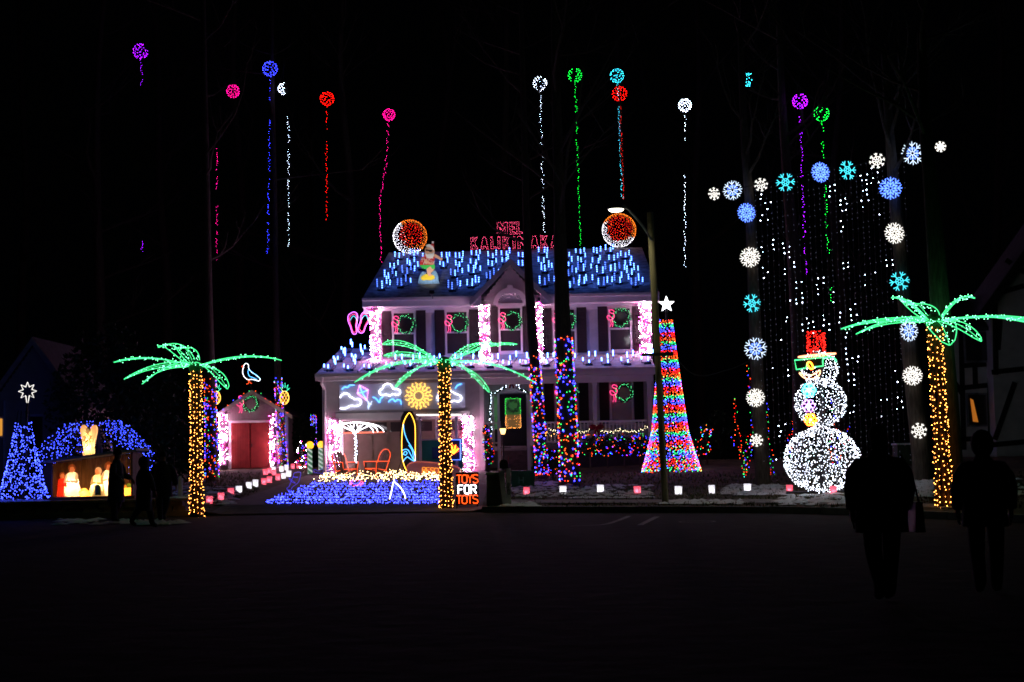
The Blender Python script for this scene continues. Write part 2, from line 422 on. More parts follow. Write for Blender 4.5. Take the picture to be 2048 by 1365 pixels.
# windows
def window(w, Y, glass, shutters=True, lowglass=None):
    x0, x1, z0, z1 = w; t = .07
    f = MB()
    f.box((x0, Y-.09, z0), (x0+t, Y-.031, z1), WHITE).box((x1-t, Y-.09, z0), (x1, Y-.031, z1), WHITE)
    f.box((x0+t, Y-.085, z1-t), (x1-t, Y-.031, z1), WHITE).box((x0+t, Y-.085, z0), (x1-t, Y-.031, z0+t), WHITE)
    zm = (z0+z1)/2
    f.box((x0+t, Y-.075, zm-.035), (x1-t, Y-.031, zm+.035), WHITE)
    o = f.build('window', house)
    MB().box((x0+t, Y-.055, zm+.035), (x1-t, Y-.04, z1-t), glass).build('pane', o)
    MB().box((x0+t, Y-.047, z0+t), (x1-t, Y-.034, zm-.035), lowglass or glass).build('pane', o)
    MB().box((x0-.06, Y-.16, z0-.07), (x1+.06, Y-.031, z0-.002), WHITE).build('sill', o)
    MB().box((x0-.07, Y-.12, z1+.002), (x1+.07, Y-.031, z1+.13), WHITE).build('head_trim', o)
    if shutters:
        for s in (-1, 1):
            a = x0-.42 if s < 0 else x1+.03; sb = MB(); sb.box((a, Y-.075, z0), (a+.39, Y-.034, z1), DARKWOOD)
            zz = z0+.07
            while zz < z1-.08:
                sb.add([(a+.05, Y-.079, zz), (a+.34, Y-.079, zz), (a+.34, Y-.095, zz+.02), (a+.05, Y-.095, zz+.02), (a+.34, Y-.079, zz+.055), (a+.05, Y-.079, zz+.055)], [(0, 1, 2, 3), (3, 2, 4, 5)], DARKWOOD); zz += .06
            sb.build('shutter', house)
    return o
for i, w_ in enumerate(upper): window(w_, Y2 if i != 2 else YG, GLASS, i != 2)
x0, x1, z0, z1 = upper[2]
for a in (x0-.33, x1+.02): MB().box((a, YG-.06, z0), (a+.31, YG-.002, z1), DARKWOOD).build('shutter', house)
for i, w_ in enumerate(lower): window(w_, Y2, GLASSW if i == 1 else GLASS, True)
# lower skirt roof over garage and porch, and the wing beyond it
SL = .27
def lroof(x, d): return V(x, YF-.4+d, zle+.1+SL*d)
lx0, lx1 = gx0-.22, pxr+.1
b = MB()
L = [lroof(lx0, 0), lroof(lx1, 0), lroof(lx1, Y2-YF+.395), lroof(xl, Y2-YF+.395), lroof(xl, 4.9), lroof(lx0, 4.9)]
t = V(0, 0, -.1)
L = [L[0], L[1], L[2], L[3], L[4], P(682, 698, YF-.4+4.9)]
b.add(L+[q+t for q in L], [(0, 1, 2, 3), (0, 3, 4, 5), (0, 6, 7, 1), (1, 7, 8, 2), (0, 5, 11, 6), (5, 4, 10, 11)], mat('snowy_lower_roof', (.45, .44, .46), .85, .25, 3, .5, c2=(.66, .65, .68)))
b.add([L[5], L[4], L[4]+V(0, 4.5, -1.6), V(lx0, YF+9, zle)], [(0, 1, 2, 3)], ROOFM)
b.build('lower_roof', house)
MB().box((lx0, YF-.48, zle-.16), (lx1, YF-.402, zle+.08), WHITE).build('fascia', house)
MB().box((lx0, YF-.58, zle-.02), (lx1, YF-.481, zle+.1), WHITE).build('gutter', house)
MB().box((lx0+.1, YF-.4, zle-.17), (lx1-.05, YF-.035, zle-.1), WHITE).build('soffit', house)
MB().tube([V(gx0+.07, YF-.5, zle-.02), V(gx0+.02, YF-.45, zle-.25), V(gx0+.10, YF-.1, zle-.5), V(gx0+.10, YF-.1, zf+.1)], .05, WHITE, 6).build('downpipe', house)
MB().box((gx0-.01, YF-.05, zf), (gx0+.14, YF-.031, zle-.18), WHITE).build('corner_board', house)
MB().box((gx1-.15, YF-.05, zf), (gx1+.01, YF-.031, zle-.18), WHITE).build('corner_board', house)
MB().tube([lroof(P(716, 750, 56).x, .1)+V(0, 0, .05), lroof(P(738, 726, 58).x, 2.3)+V(0, 0, .08)], .05, WHITE, 5).build('roof_pipe', house)
# garage door with raised panels
x0, x1, z0, z1 = gar
gd = MB().box((x0, YF-.026, zf-.02), (x1, YF-.004, z1), GARD).build('garage_door', house)
for r_ in range(4):
    for c_ in range(8):
        w_ = (x1-x0)/8; h_ = (z1-zf)/4
        a = x0+c_*w_; e = zf+r_*h_
        gl_ = r_ == 3
        MB().box((a+.07, YF-.045, e+.07), (a+w_-.07, YF-.028, e+h_-.07), GLASS if gl_ else GARD, 0).build('pane' if gl_ else 'panel', gd)
MB().box((x0-.35, YF-.22, z1+.0), (x1+.32, YF-.031, z1+.09), WHITE).box((x0-.28, YF-.14, z1+.091), (x1+.25, YF-.031, z1+.30), WHITE).build('garage_header', house)
for a in (x0-.16, x1+.0): MB().box((a, YF-.075, zf), (a+.158, YF-.031, z1-.002), WHITE).build('garage_trim', house)
# porch: floor, steps, posts, beam, railing
zp = P(1024, 893, Y2).z
MB().box((gx1+.02, YF-.1, zp-.16), (pxr, Y2-.035, zp), CONC).build('porch_floor', house)
MB().box((P(1065, 900, YF).x, YF-.02, zf-.2), (pxr-.02, YF+.04, zp-.165), mat('porch_skirt', (.05, .04, .045), .8)).build('porch_skirt', house)
sx0, sx1 = P(996, 900, YF).x, P(1056, 900, YF).x
for k in range(4):
    MB().box((sx0, YF-.1-.28*(k+1), zf-.1), (sx1, YF-.102-.28*k, zp-.17*(k+1)), mat('step_wood', (.10, .075, .07), .7, .3, 5)).build('step', house)
MB().box((gx1+.02, YF-.06, zle-.42), (pxr, YF+.16, zle-.172), WHITE).build('porch_beam', house)
for px in (1190, 1299, 1062):
    c_ = P(px, 800, YF); ps = MB().box((c_.x-.07, YF, zp), (c_.x+.07, YF+.14, zle-.421), WHITE).build('porch_post', house)
    MB().box((c_.x-.10, YF-.03, zle-.52), (c_.x+.10, YF-.002, zle-.43), WHITE).build('capital', ps)
nw = P(998, 860, YF-1.2)
MB().box((nw.x-.06, YF-1.25, zf-.1), (nw.x+.06, YF-1.13, zp+.95), WHITE, 0).build('newel_post', house)
nw2 = P(1057, 860, YF-1.2)
MB().box((nw2.x-.06, YF-1.25, zf-.1), (nw2.x+.06, YF-1.13, zp+1.1), WHITE, 0).build('newel_post', house)
def railing(x0, x1, y):
    rl = MB().box((x0, y-.04, zp+.84), (x1, y+.04, zp+.91), WHITE).box((x0, y-.03, zp+.1), (x1, y+.03, zp+.15), WHITE).build('railing', house)
    n = int((x1-x0)/.145)
    for k in range(n):
        a = x0+.07+k*(x1-x0-.1)/n
        MB().box((a-.02, y-.02, zp+.151), (a+.02, y+.02, zp+.839), WHITE).build('baluster', rl)
railing(P(1064, 880, YF).x+.1, P(1190, 880, YF).x-.08, YF+.07); railing(P(1190, 880, YF).x+.08, P(1299, 880, YF).x-.08, YF+.07)
rl = MB(); a, c_ = V(gx1+.05, YF-.2, zp+.92), V(nw.x, YF-1.19, zp+.9)
railing(gx1+.0, nw.x-.062, YF-1.19)
# front door with sidelights
x0, x1, z0, z1 = door
dm = mat('door_paint', (.015, .018, .018), .35, .1, 4)
MB().box((doorall[0], Y2-.09, zp), (x0-.22, Y2-.031, doorall[3]), WHITE).box((x1+.22, Y2-.09, zp), (doorall[1]-.0, Y2-.031, doorall[3]), WHITE).box((x0-.1, Y2-.09, zp), (x0-.002, Y2-.031, doorall[3]), WHITE).box((x1+.002, Y2-.09, zp), (x1+.1, Y2-.031, doorall[3]), WHITE).box((doorall[0], Y2-.1, doorall[3]+.001), (doorall[1], Y2-.031, doorall[3]+.13), WHITE).build('door_frame', house)
dr = MB().box((x0, Y2-.07, zp), (x1, Y2-.035, z1), dm).build('door', house)
gl0, gl1, gl2, gl3 = rect(1012, 1040, 797, 857, Y2)
AMB = emit('lit_hall_glass', (.62, .32, .05), .17); GRN = emit('lit_green_glass', (.06, .50, .05), .13)
zc = P(1026, 830, Y2).z
MB().box((gl0, Y2-.082, gl2), (gl1, Y2-.071, zc-.002), AMB).build('pane', dr)
MB().box((gl0, Y2-.082, zc), (gl1, Y2-.071, gl3), GRN).build('pane', dr)
for q in ((gl0-.03, gl0-.001), (gl1+.001, gl1+.03)): MB().box((q[0], Y2-.088, gl2), (q[1], Y2-.0705, gl3), WHITE).build('glass_bead', dr)
MB().ball((x1-.08, Y2-.10, zp+.95), .035, METAL, 8, 5).build('door_handle', dr)
for (a, c_) in ((x0-.218, x0-.102), (x1+.102, x1+.218)):
    MB().box((a, Y2-.06, zp+.7), (c_, Y2-.05, z1-.1), GRN).build('sidelight', house)
    MB().box((a, Y2-.075, zp), (c_, Y2-.045, zp+.698), dm).build('sidelight_panel', house)

b = MB()
for q in along([V(gl0, Y2-.09, gl2), V(gl0, Y2-.09, gl3), V(gl1, Y2-.09, gl3), V(gl1, Y2-.09, gl2), V(gl0, Y2-.09, gl2)], .055):
    b.bulb(q+V(J(.02), 0, J(.02)), .012, BG if q.z > zc else WW)
for _ in range(16): b.bulb(V(R.uniform(gl0, gl1), Y2-.088, R.uniform(gl2, gl2+.5)), .010, WW)
b.build('door_bulbs', house, kind='stuff')
# ================================================================== light decorations on and around the house
def light_column(label, px, y0, y1, wpx, Y, grp='pink and white light columns'):
    m = Y/F; a = P(px, y1, Y); c = P(px, y0, Y); hw = wpx*m/2; d = .09
    t = thing('light_column', label, 'light column', (a.x, Y-.2, a.z), grp)
    MB().box((a.x-hw+.03, Y-.30, a.z), (a.x+hw-.03, Y-.032, c.z), mat('dark_net', (.10, .04, .08), .8)).build('pillar', t)
    b = MB(); H_ = c.z-a.z; n = int(H_*hw*2*140)
    ph = R.random()*6
    for _ in range(n):
        u = R.uniform(-hw, hw); z = R.uniform(0, H_)
        band = sin(u*7+z*4.2+ph)+.7*sin(z*6.3-u*9+ph*2)
        pk = R.random() < (.75 if band > .35 else .12)
        b.bulb((a.x+u, Y-.325-abs(J(.03)), a.z+z), .026 if pk else .029, PK if pk else PKW)
    for s in (-1, 1):
        for _ in range(n//8):
            b.bulb((a.x+s*hw, Y-.08-R.random()*.24, a.z+R.uniform(0, H_)), .022, PKW if R.random() < .6 else PK)
    b.build('bulbs', t, kind='stuff')
light_column('pink and white light column on the upper left corner of the house', 752, 616, 731, 19, Y2)
light_column('pink and white light column left of the gable window', 970, 612, 724, 19, YG)
light_column('narrow pink and white light column right of the gable window, behind tree trunk', 1079, 606, 722, 15, YG)
light_column('pink and white light column on the upper right corner of the house', 1291, 602, 712, 23, Y2)
light_column('pink and white light column left of the garage door, behind parasol', 672, 838, 946, 20, YF)
light_column('pink and white light column right of the garage door', 938, 833, 945, 21, YF)

# blue tube stands on the roofs
def tube_mesh(L, n, r, TUB=TUB):
    b = MB(); b.tube([V(0, 0, -.02), V(0, 0, .12)], .012, METAL, 4)
    if n:
        for k in range(n): b.ball((0, 0, .14+L*k/(n-1)), r*.62, TUB, 6, 4)
        b.tube([V(0, 0, .12), V(0, 0, .14+L+.05)], .012, METAL, 4)
    else: b.tube([V(0, 0, .12), V(0, 0, .12+L)], r*.55, TUB, 6)
    return b.data('tube')
TM4d = tube_mesh(.235, 4, .030, TUBD)
TM4, TM3, TMS, TML = tube_mesh(.235, 4, .034), tube_mesh(.155, 3, .034), tube_mesh(.13, 0, .036), tube_mesh(.20, 0, .036)
def stand(name, label, grp, p, sx, sl, arms, meshes):
    t = thing(name, label, 'light stand', p, grp)
    c_ = V(0, 0, .03)+p
    b = MB(); pts = []
    for (dx, dv) in arms:
        q = p+V(dx, dv, dv*sl+.03); pts.append(q); b.tube([c_, q], .018, METAL, 4)
    b.build('bracket', t)
    MB().box((p.x-.15, p.y-.08, p.z-.02), (p.x+.15, p.y+.08, p.z+.07), METAL, .02).build('base', t)
    for i, q in enumerate(pts):
        me_ = meshes[i % len(meshes)]
        if me_ is TM4 and R.random() < .4: me_ = TM4d
        o = link('tube', me_, t); o.location = q; o.rotation_euler = (J(.05), J(.05), 0); o.scale = (1, 1, R.uniform(.82, 1.15))
slm = (zr-zeb)/(YR-YE)
cols_ = [758, 794, 824, 870, 903, 941, 978, 1012, 1048, 1092, 1141, 1173, 1210, 1242, 1273]
rown = ['bottom', 'second lowest', 'second highest', 'top']
for r_, v in enumerate((.12, .37, .60, .79)):
    k = 0
    for ci, px in enumerate(cols_):
        p = roofpt(0, v); q = P(px, 590, YE); x = q.x+(rw[3].x-rw[0].x if q.x < 0 else (rw[2].x-rw[1].x))*v*abs(q.x-gxc)/6.0+J(.05)+.03*v
        p = roofpt(x, v+[0, .05, -.04, .03][ci % 4]+J(.03))
        if abs(x-gxc) < ghw+.25 and p.z < ga.z-(ga.z-zg)*(abs(x-gxc)/ghw)+.25: continue
        if 815 < px < 872 and r_ < 2: continue
        arms = [(-.17+J(.04), .02), (.02+J(.04), -.1+J(.05)), (.16+J(.05), .30+J(.1)), (.36+J(.06), .18+J(.1))]
        k += 1
        stand('tube_light_stand', f'blue tube light stand on the main roof, {rown[r_]} row, {ORD[k-1]} from its left end', 'blue tube lights on the main roof', p, 0, slm, arms if r_ < 2 else arms[:3] if r_ == 2 else [arms[0], arms[1], (.17, .1)], [TM4, TM4, TM4, TM3] if r_ < 2 else [TM3])
for k, (px, py) in enumerate([(660, 750), (679, 733), (694, 711), (700, 750), (715, 727), (733, 704)]):
    d = {0: .5, 1: 2.2, 2: 4.0, 3: .5, 4: 2.4, 5: 4.2}[k]
    p = lroof(P(px, py, YF-.4+d).x, d)
    stand('tube_light_stand', f'short tube light stand on the garage wing roof, {["near", "middle", "far"][k % 3]} one of the {"left" if k < 3 else "right"} rank', 'short tube lights on the lower roof', p, 0, SL,
          [(-.24, .05), (-.05, -.2), (.16, .5), (.05, 1.)][:4], [TMS, TMS, TML, TML])
for k, px in enumerate([739, 783, 820, 862, 905, 942, 981, 1018, 1052, 1094, 1138, 1179, 1216, 1256, 1297]):
    p = lroof(P(px, 745, YF).x, .55+J(.1))
    stand('tube_light_stand', f'short tube light stand on the porch and garage eave, {ORD[k]} from its left end', 'short tube lights on the lower roof', p, 0, SL,
          [(-.22, .1), (.0, -.15), (.06, .9+J(.2)), (.30, 1.1+J(.2))], [TMS, TMS, TML, TML])

# neon helper: rope shapes drawn on an upright plane at their own distance
def rope(b, pts, Y, m, r=.02, closed=False, k=4, smooth=True, n=5):
    w_ = pp(pts, Y)
    if smooth: w_ = smooth_path(w_, k, closed)
    b.tube(w_, r, m, n, closed); return b
# wreaths with flamingo in the windows
def wreath(cx, cy, Y, label, flam=True, rpx=17, where=''):
    m = Y/F; c_ = P(cx, cy, Y)
    t = thing('wreath', label, 'wreath', c_, 'lit window wreaths')
    b = MB(); r = rpx*m
    for _ in range(220):
        a = R.random()*2*pi; q = c_+V(cos(a)*r+J(.07), J(.05), sin(a)*r+J(.07)); d = V(J(1), J(1), J(1)).normalized()*.09; s = d.cross(V(J(1), J(1), J(1))).normalized()*.02
        b.add([q-s, q+s, q+d], [(0, 1, 2)], WREATH)
    b.tube([c_+V(cos(k*pi/8)*r, 0, sin(k*pi/8)*r) for k in range(16)], .05, WREATH, 5, True)
    b.build('greenery', t)
    b = MB()
    for k in range(34):
        a = 2*pi*k/34+J(.06); rr_ = r+J(.07); b.bulb(c_+V(cos(a)*rr_, -.07+J(.02), sin(a)*rr_), .019, emit('bulb_wreath', (.22, 1, .48), 1.5))
    b.build('bulbs', t, kind='stuff')
    if flam:
        fl = [(.1, .95), (-.12, 1.), (-.25, .88), (-.12, .72), (.12, .62), (.18, .4), (.05, .2), (-.2, .1), (-.38, .2), (-.45, .42), (-.3, .5), (-.1, .35), (.05, .2)]
        leg = [[(-.15, .12), (-.1, -.25), (-.22, -.5)], [(-.02, .18), (.05, -.2), (.0, -.5)]]
        s = 23*m; o_ = c_+V(-18*m, -.12, -.3*s)
        f = lambda q: o_+V(q[0]*s, 0, q[1]*s)
        b = MB(); b.tube(smooth_path([f(q) for q in fl], 4), .016, NP, 5)
        for l in leg: b.tube([f(q) for q in l], .014, NP, 5)
        b.tube([f((.1, .95)), f((.2, .82)), f((.1, .78))], .014, NP, 5)
        tag(b.build('flamingo_light'), 'pink rope light flamingo beside the green wreath '+where, 'flamingo light', 'pink flamingo lights')
wp = [(812, 649, Y2, 'in the far left upper window'), (918, 647, Y2, 'in the second upper window from the left'), (1025, 642, YG, 'under the gable arch'),
      (1133, 641, Y2, 'in the fourth upper window'), (1242, 636, Y2, 'in the far right upper window')]
for cx, cy, Y, wh in wp: wreath(cx, cy, Y-.16, 'green lit wreath '+wh, True, 17, wh)
wreath(1138, 786, Y2-.16, 'green lit wreath in the left porch window', True, 16, 'in the left porch window')
wreath(1248, 786, Y2-.16, 'green lit wreath in the right porch window', True, 16, 'in the right porch window')
wreath(502, 808, 63.8, 'green lit wreath on the shed gable', True, 14, 'on the shed gable')
# wreath and garland at the door
b = MB(); c_ = P(1026, 812, Y2-.12); r = 11*Y2/F
for _ in range(160):
    a = R.random()*2*pi; q = c_+V(cos(a)*r+J(.05), J(.03), sin(a)*r+J(.05)); d = V(J(1), J(.4), J(1)).normalized()*.08; s = d.cross(V(0, 1, 0)).normalized()*.02
    b.add([q-s, q+s, q+d], [(0, 1, 2)], mat('grey_twigs', (.25, .22, .24), .8))
tag(b.build('door_wreath'), 'grey twig wreath hanging on the dark front door', 'wreath')
gar_t = thing('door_garland', 'white lit garland arched round the front door with red bow', 'garland', P(982, 890, Y2-.25))
gpts = smooth_path(pp([(984, 866), (981, 842), (981, 815), (982, 790), (995, 784), (1008, 776), (1016, 766), (1022, 764), (1034, 770), (1042, 780), (1054, 784), (1060, 790)], Y2-.2), 6)
b = MB(); b.tube(gpts, .04, WREATH, 5)
for q in along(gpts, .03):
    d = V(J(1), J(.5), J(1)).normalized()*.09; s = d.cross(V(0, 1, .1)).normalized()*.015; b.add([q-s, q+s, q+d], [(0, 1, 2)], WREATH)
b.build('greenery', gar_t)
b = MB()
for q in along(gpts, .085): b.bulb(q+V(J(.05), -.07, J(.05)), .022, CW)
b.build('bulbs', gar_t, kind='stuff')
def bow(p, s, parent):
    b = MB(); m = mat('red_ribbon', (.28, .015, .02), .5, .2)
    for k in (-1, 1):
        b.ball(p+V(k*.10*s, -.06, .03*s), .09*s, m, 8, 5, 1.1, .6, .8)
        b.tube([p+V(0, -.05, 0), p+V(k*.05*s, -.06, -.12*s), p+V(k*.09*s, -.05, -.24*s)], .035*s, m, 4)
    b.ball(p+V(0, -.09, 0), .05*s, m, 8, 5)
    return b.build('bow', parent, True)
bow(P(1023, 765, Y2-.25), 1, gar_t)
GWB = emit('bulb_garland', (1, .86, .62), 3)
pg = thing('railing_garland', 'warm lit garland swagged along the porch railing with red bow', 'garland', P(1190, 880, YF-.1))
gpts = []
for (a, c_, ya, yb) in ((1098, 1188, 859, 857), (1190, 1240, 856, 858), (1240, 1296, 858, 852)):
    for k in range(13):
        t = k/12; gpts.append(P(a+(c_-a)*t, ya+(yb-ya)*t+(4*t*(1-t))*9, YF-.06))
b = MB(); b.tube(gpts, .04, WREATH, 5)
for q in along(gpts, .025):
    d = V(J(1), J(.5), J(1)).normalized()*.09; s = d.cross(V(0, 1, .1)).normalized()*.015; b.add([q-s, q+s, q+d], [(0, 1, 2)], WREATH)
b.build('greenery', pg)
b = MB()
for q in along(gpts, .045): b.bulb(q+V(J(.03), -.06, J(.06)), .018, GWB)
b.build('bulbs', pg, kind='stuff')
bow(P(1193, 857, YF-.12), 1.5, pg)
pg = thing('railing_garland', 'short lit garland on the porch railing between the two wrapped trees', 'garland', P(1098, 880, YF-.1))
b = MB(); gp_ = smooth_path(pp([(1080, 862), (1090, 867), (1100, 870), (1112, 868)], YF-.06), 5); b.tube(gp_, .04, WREATH, 5); b.build('greenery', pg)
b = MB(); [b.bulb(q+V(J(.03), -.06, J(.1)), .022, WW if R.random() < .5 else NWW) for q in along(gp_, .05)]; b.build('bulbs', pg, kind='stuff')

# sky board above the garage with neon shapes
C3 = lambda x, y: (620+x/3.791, 680+y/3.791)
YB = YF-.16
x0, x1, z0, z1 = board
sb = thing('sky_board', 'pale blue board above garage with glowing kite, clouds, birds and sun', 'light board', ((x0+x1)/2, YB, z0))
xm = P(805, 790, YF).x
MB().box((x0, YB+.03, z0), (xm-.005, YB+.12, z1), SKYP).build('panel', sb)
MB().box((xm+.005, YB+.03, z0), (x1, YB+.12, z1), SKYP).build('panel', sb)
YN = YB-.02
def shape(name, ptss, m, parent, Y=YN, r=.021, closed=False, conv=C3, smooth=True):
    b = MB()
    for q in ptss: rope(b, [conv(*z) for z in q], Y, m, r, closed, 4, smooth)
    return b.build(name, parent)
cl1 = [(232, 518), (228, 500)], 
shape('cloud_light', [[(228, 520), (270, 520), (290, 508), (310, 500), (350, 502), (380, 490), (386, 465), (368, 448), (340, 452), (325, 440), (305, 432), (290, 412), (262, 406), (238, 420), (228, 440)]], NW, sb)
shape('cloud_light', [[(545, 420), (527, 405), (530, 382), (550, 370), (560, 345), (585, 332), (612, 340), (632, 372), (655, 372), (682, 385), (680, 410), (655, 418), (630, 410), (605, 424), (575, 415)]], NW, sb, closed=True)
shape('cloud_light', [[(985, 466), (968, 450), (970, 425), (992, 415), (1005, 392), (1030, 378), (1070, 390), (1095, 405), (1140, 425), (1148, 450), (1125, 468), (1090, 462), (1050, 472)]], NW, sb, closed=True)
for q in ([(242, 378), (262, 358), (285, 362), (300, 345), (338, 345)], [(475, 435), (500, 445), (526, 475), (535, 445), (555, 432)], [(595, 472), (612, 455), (632, 450), (645, 470), (662, 455), (685, 462), (692, 490)], [(1100, 372), (1118, 345), (1150, 335)]):
    shape('bird_light', [q], NB, sb)
shape('kite_light', [[(375, 345), (440, 380), (432, 460), (358, 405)]], emit('rope_kite_pink', (1, .35, .75), 3.5), sb, closed=True, smooth=False)
shape('kite_spar', [[(375, 345), (395, 400), (432, 460)], [(358, 405), (395, 400), (440, 380)]], NB, sb, smooth=False)
shape('kite_tail', [[(432, 460), (448, 480), (440, 505), (445, 528)], [(436, 478), (468, 490)], [(440, 520), (470, 465)]], WICE, sb)
b = MB(); sc_ = (824, 424)
rope(b, [C3(sc_[0]+35*cos(k*pi/8), sc_[1]+35*sin(k*pi/8)) for k in range(16)], YN, NY, .021, True)
b.build('sun_disc', sb)
for k in range(18):
    a = 2*pi*k/18; L = []
    for q in range(7):
        rr_ = 47+q*9.5; aa = a+.085*sin(q*1.9)*(1 if k % 2 else -1); L.append(C3(sc_[0]+cos(aa)*rr_, sc_[1]+sin(aa)*rr_))
    rope(b := MB(), L, YN, NY, .018, False, 3); b.build('sun_ray', sb)

# flip-flops beside the upper left corner
ff = thing('flip_flop_sign', 'pair of pink and violet rope light flip flops beside upper left corner', 'light sign', P(717, 672, Y2-.1))
C4 = lambda x, y: (680+x/4.264, 420+y/4.264)
for s, pts in ((0, [(95, 880), (125, 872), (148, 895), (148, 940), (140, 990), (145, 1030), (138, 1055), (122, 1062), (105, 1050), (90, 1000), (70, 950), (70, 905)]), (1, [(205, 872), (240, 880), (260, 905), (252, 945), (220, 990), (205, 1035), (185, 1052), (165, 1045), (152, 1020), (160, 990), (175, 950), (178, 905)])):
    shape('sole', [pts], emit('rope_lilac', (.75, .25, 1), 3), ff, Y2-.1, .022, True, C4)
    cx = sum(p[0] for p in pts)/len(pts); cyy = sum(p[1] for p in pts)/len(pts)
    shape('inner_sole', [[(cx+(x-cx)*.72, cyy+(y-cyy)*.82) for x, y in pts]], NP, ff, Y2-.1, .012, True, C4)
shape('strap', [[(86, 945), (100, 920), (118, 905), (135, 925), (146, 948)]], NC, ff, Y2-.12, .02, False, C4)
shape('strap', [[(185, 935), (205, 905), (225, 905), (235, 925), (246, 950)]], NC, ff, Y2-.12, .02, False, C4)
MB().tube([P(735, 640, Y2-.08), P(752, 640, Y2-.04)], .02, METAL, 4).build('bracket', ff)

# roof sign of outlined letters
GL = {'M': [(0, 0), (0, 1.6), (.42, 1.6), (.68, 1.1), (.94, 1.6), (1.36, 1.6), (1.36, 0), (1.04, 0), (1.04, .95), (.68, .4), (.32, .95), (.32, 0)],
      'E': [(0, 0), (0, 1.6), (.72, 1.6), (.72, 1.35), (.28, 1.35), (.28, .95), (.65, .95), (.65, .68), (.28, .68), (.28, .26), (.72, .26), (.72, 0)],
      'L': [(0, 0), (0, 1.6), (.28, 1.6), (.28, .27), (.72, .27), (.72, 0)],
      'I': [(0, 0), (0, 1.6), (.3, 1.6), (.3, 0)],
      'K': [(0, 0), (0, 1.6), (.27, 1.6), (.27, 1.0), (.58, 1.6), (.9, 1.6), (.52, .85), (.95, 0), (.64, 0), (.36, .6), (.27, .45), (.27, 0)],
      'A': [(0, 0), (.32, 1.6), (.66, 1.6), (.98, 0), (.7, 0), (.63, .36), (.35, .36), (.28, 0)]}
sg = thing('roof_sign', 'pink dotted letter sign standing on the roof ridge in two lines', 'sign', P(1022, 505, YR))
b2 = MB()
def letters(txt, px0, pyb, hpx, adv, Y):
    m = Y/F; x = px0
    for ch in txt:
        if ch != ' ':
            pts = GL[ch]; o_ = P(x, pyb-(x-px0)*.021, Y); s = hpx*m/1.6
            w_ = [o_+V(a*s, 0, c_*s) for a, c_ in pts]; w_.append(w_[0]); b = MB()
            for q in along(w_, .047): b.bulb(q, .0145, PKS)
            b.build('letter', sg, kind='stuff'); b2.tube(w_, .006, METAL, 3)
        x += adv[ch]
adv = {'M': 25, 'E': 14, 'L': 15, 'K': 18, 'A': 19, 'I': 11, ' ': 10}
letters('MELE', 995, 469, 24, adv, YR)
letters('KALIKIMAKA', 942, 499, 24, {'K': 20, 'A': 20, 'L': 14, 'I': 10, 'M': 26}, YR)
b2.tube([P(940, 501, YR+.03), P(1112, 497, YR+.03)], .015, METAL, 4)
for px in (945, 985, 1025, 1070, 1108): b2.tube([P(px, 503, YR+.03), P(px, 515, YR+.03)], .015, METAL, 4)
b2.build('sign_frame', sg)

BRB, BOB, CWB = emit('bulb_ball_red', (1, .05, .02), 1.8), emit('bulb_ball_amber', (1, .36, .06), 1.6), emit('bulb_ball_white', (.95, .93, 1), 2.2)
# two beach balls of bulbs on the ridge
def fib(n):
    for i in range(n):
        z = 1-2*(i+.5)/n; r = sqrt(1-z*z); a = i*2.39996; yield V(r*cos(a), r*sin(a), z)
def beach_ball(label, px, py, rpx, Y, ax, rot, n=600, pick=None):
    c_ = P(px, py, Y); r = rpx*Y/F
    t = thing('beach_ball_light', label, 'light ball', c_-V(0, 0, r), 'beach balls of bulbs on the ridge')
    b = MB(); ax = Vector(ax).normalized(); u = ax.cross(V(0, 0, 1)).normalized(); v = ax.cross(u)
    for d in fib(n):
        d = (d+V(J(.04), J(.04), J(.04))).normalized()
        m = pick(d)
        if d.y > .25 and R.random() < .75: continue
        b.bulb(c_+d*r, .019, m)
    b.build('bulbs', t, kind='stuff')
    f = MB()
    for k in range(6):
        a = pi*k/6; f.tube([c_+(u*cos(a)*cos(q*pi/10)+v*sin(a)*cos(q*pi/10)+ax*sin(q*pi/10))*r*.98 for q in range(20)], .012, METAL, 3, True)
    f.build('hoops', t)
    MB().tube([c_-V(0, 0, r), P(px, py+rpx+12, Y)], .03, METAL, 5).build('post', t)
beach_ball('red orange and white beach ball of bulbs above the left roof end', 820, 474, 34, YR, (.35, .25, .9), 70, pick=lambda d: BRB if d.angle(V(.12, -1, .02)) < .78 else CWB if d.x+.25*d.z < -.30 or d.z < -.75 else BOB)
beach_ball('red orange and white beach ball of bulbs above the right roof end', 1238, 461, 34, YR, (-.6, -.55, .6), 262, pick=lambda d: BRB if d.angle(V(-.02, -1, .05)) < .88 else CWB if d.z < -.45 or (d.x < -.6 and d.z < .45) else BOB)
# painted plywood surfer on the roof, lit by its own floodlight
C4 = lambda x, y: (680+x/4.264, 420+y/4.264)
YS = YE+1.3
sf = thing('surfer_cutout', 'painted plywood cutout of bearded surfer in dotted red shirt and green shorts', 'cutout figure', P(858, 585, YS))
def ply(name, pts, m, k, parent=sf, conv=C4, Y=YS, th=.025, smooth=True, sub=3):
    w_ = pp([conv(*q) for q in pts], Y-.028*k)
    if smooth: w_ = smooth_path(w_, sub, True)
    return MB().prism(w_, V(0, th, 0), m).build(name, parent)
SK = mat('painted_skin', (.75, .42, .28), .6, .05); 
ply('wave', [(680, 640), (672, 590), (690, 545), (715, 525), (750, 560), (790, 530), (812, 520), (835, 560), (842, 610), (840, 640)], mat('painted_wave', (.20, .38, .62), .6, .3, 14), 0)
ply('surfboard', [(700, 600), (690, 575), (720, 552), (765, 548), (805, 565), (805, 588), (775, 600), (735, 598)], mat('painted_yellow', (.85, .62, .03), .6, .06), 1)
ply('leg', [(745, 545), (738, 510), (750, 480), (785, 470), (802, 480), (800, 515), (775, 540), (785, 560), (760, 565)], SK, 2)
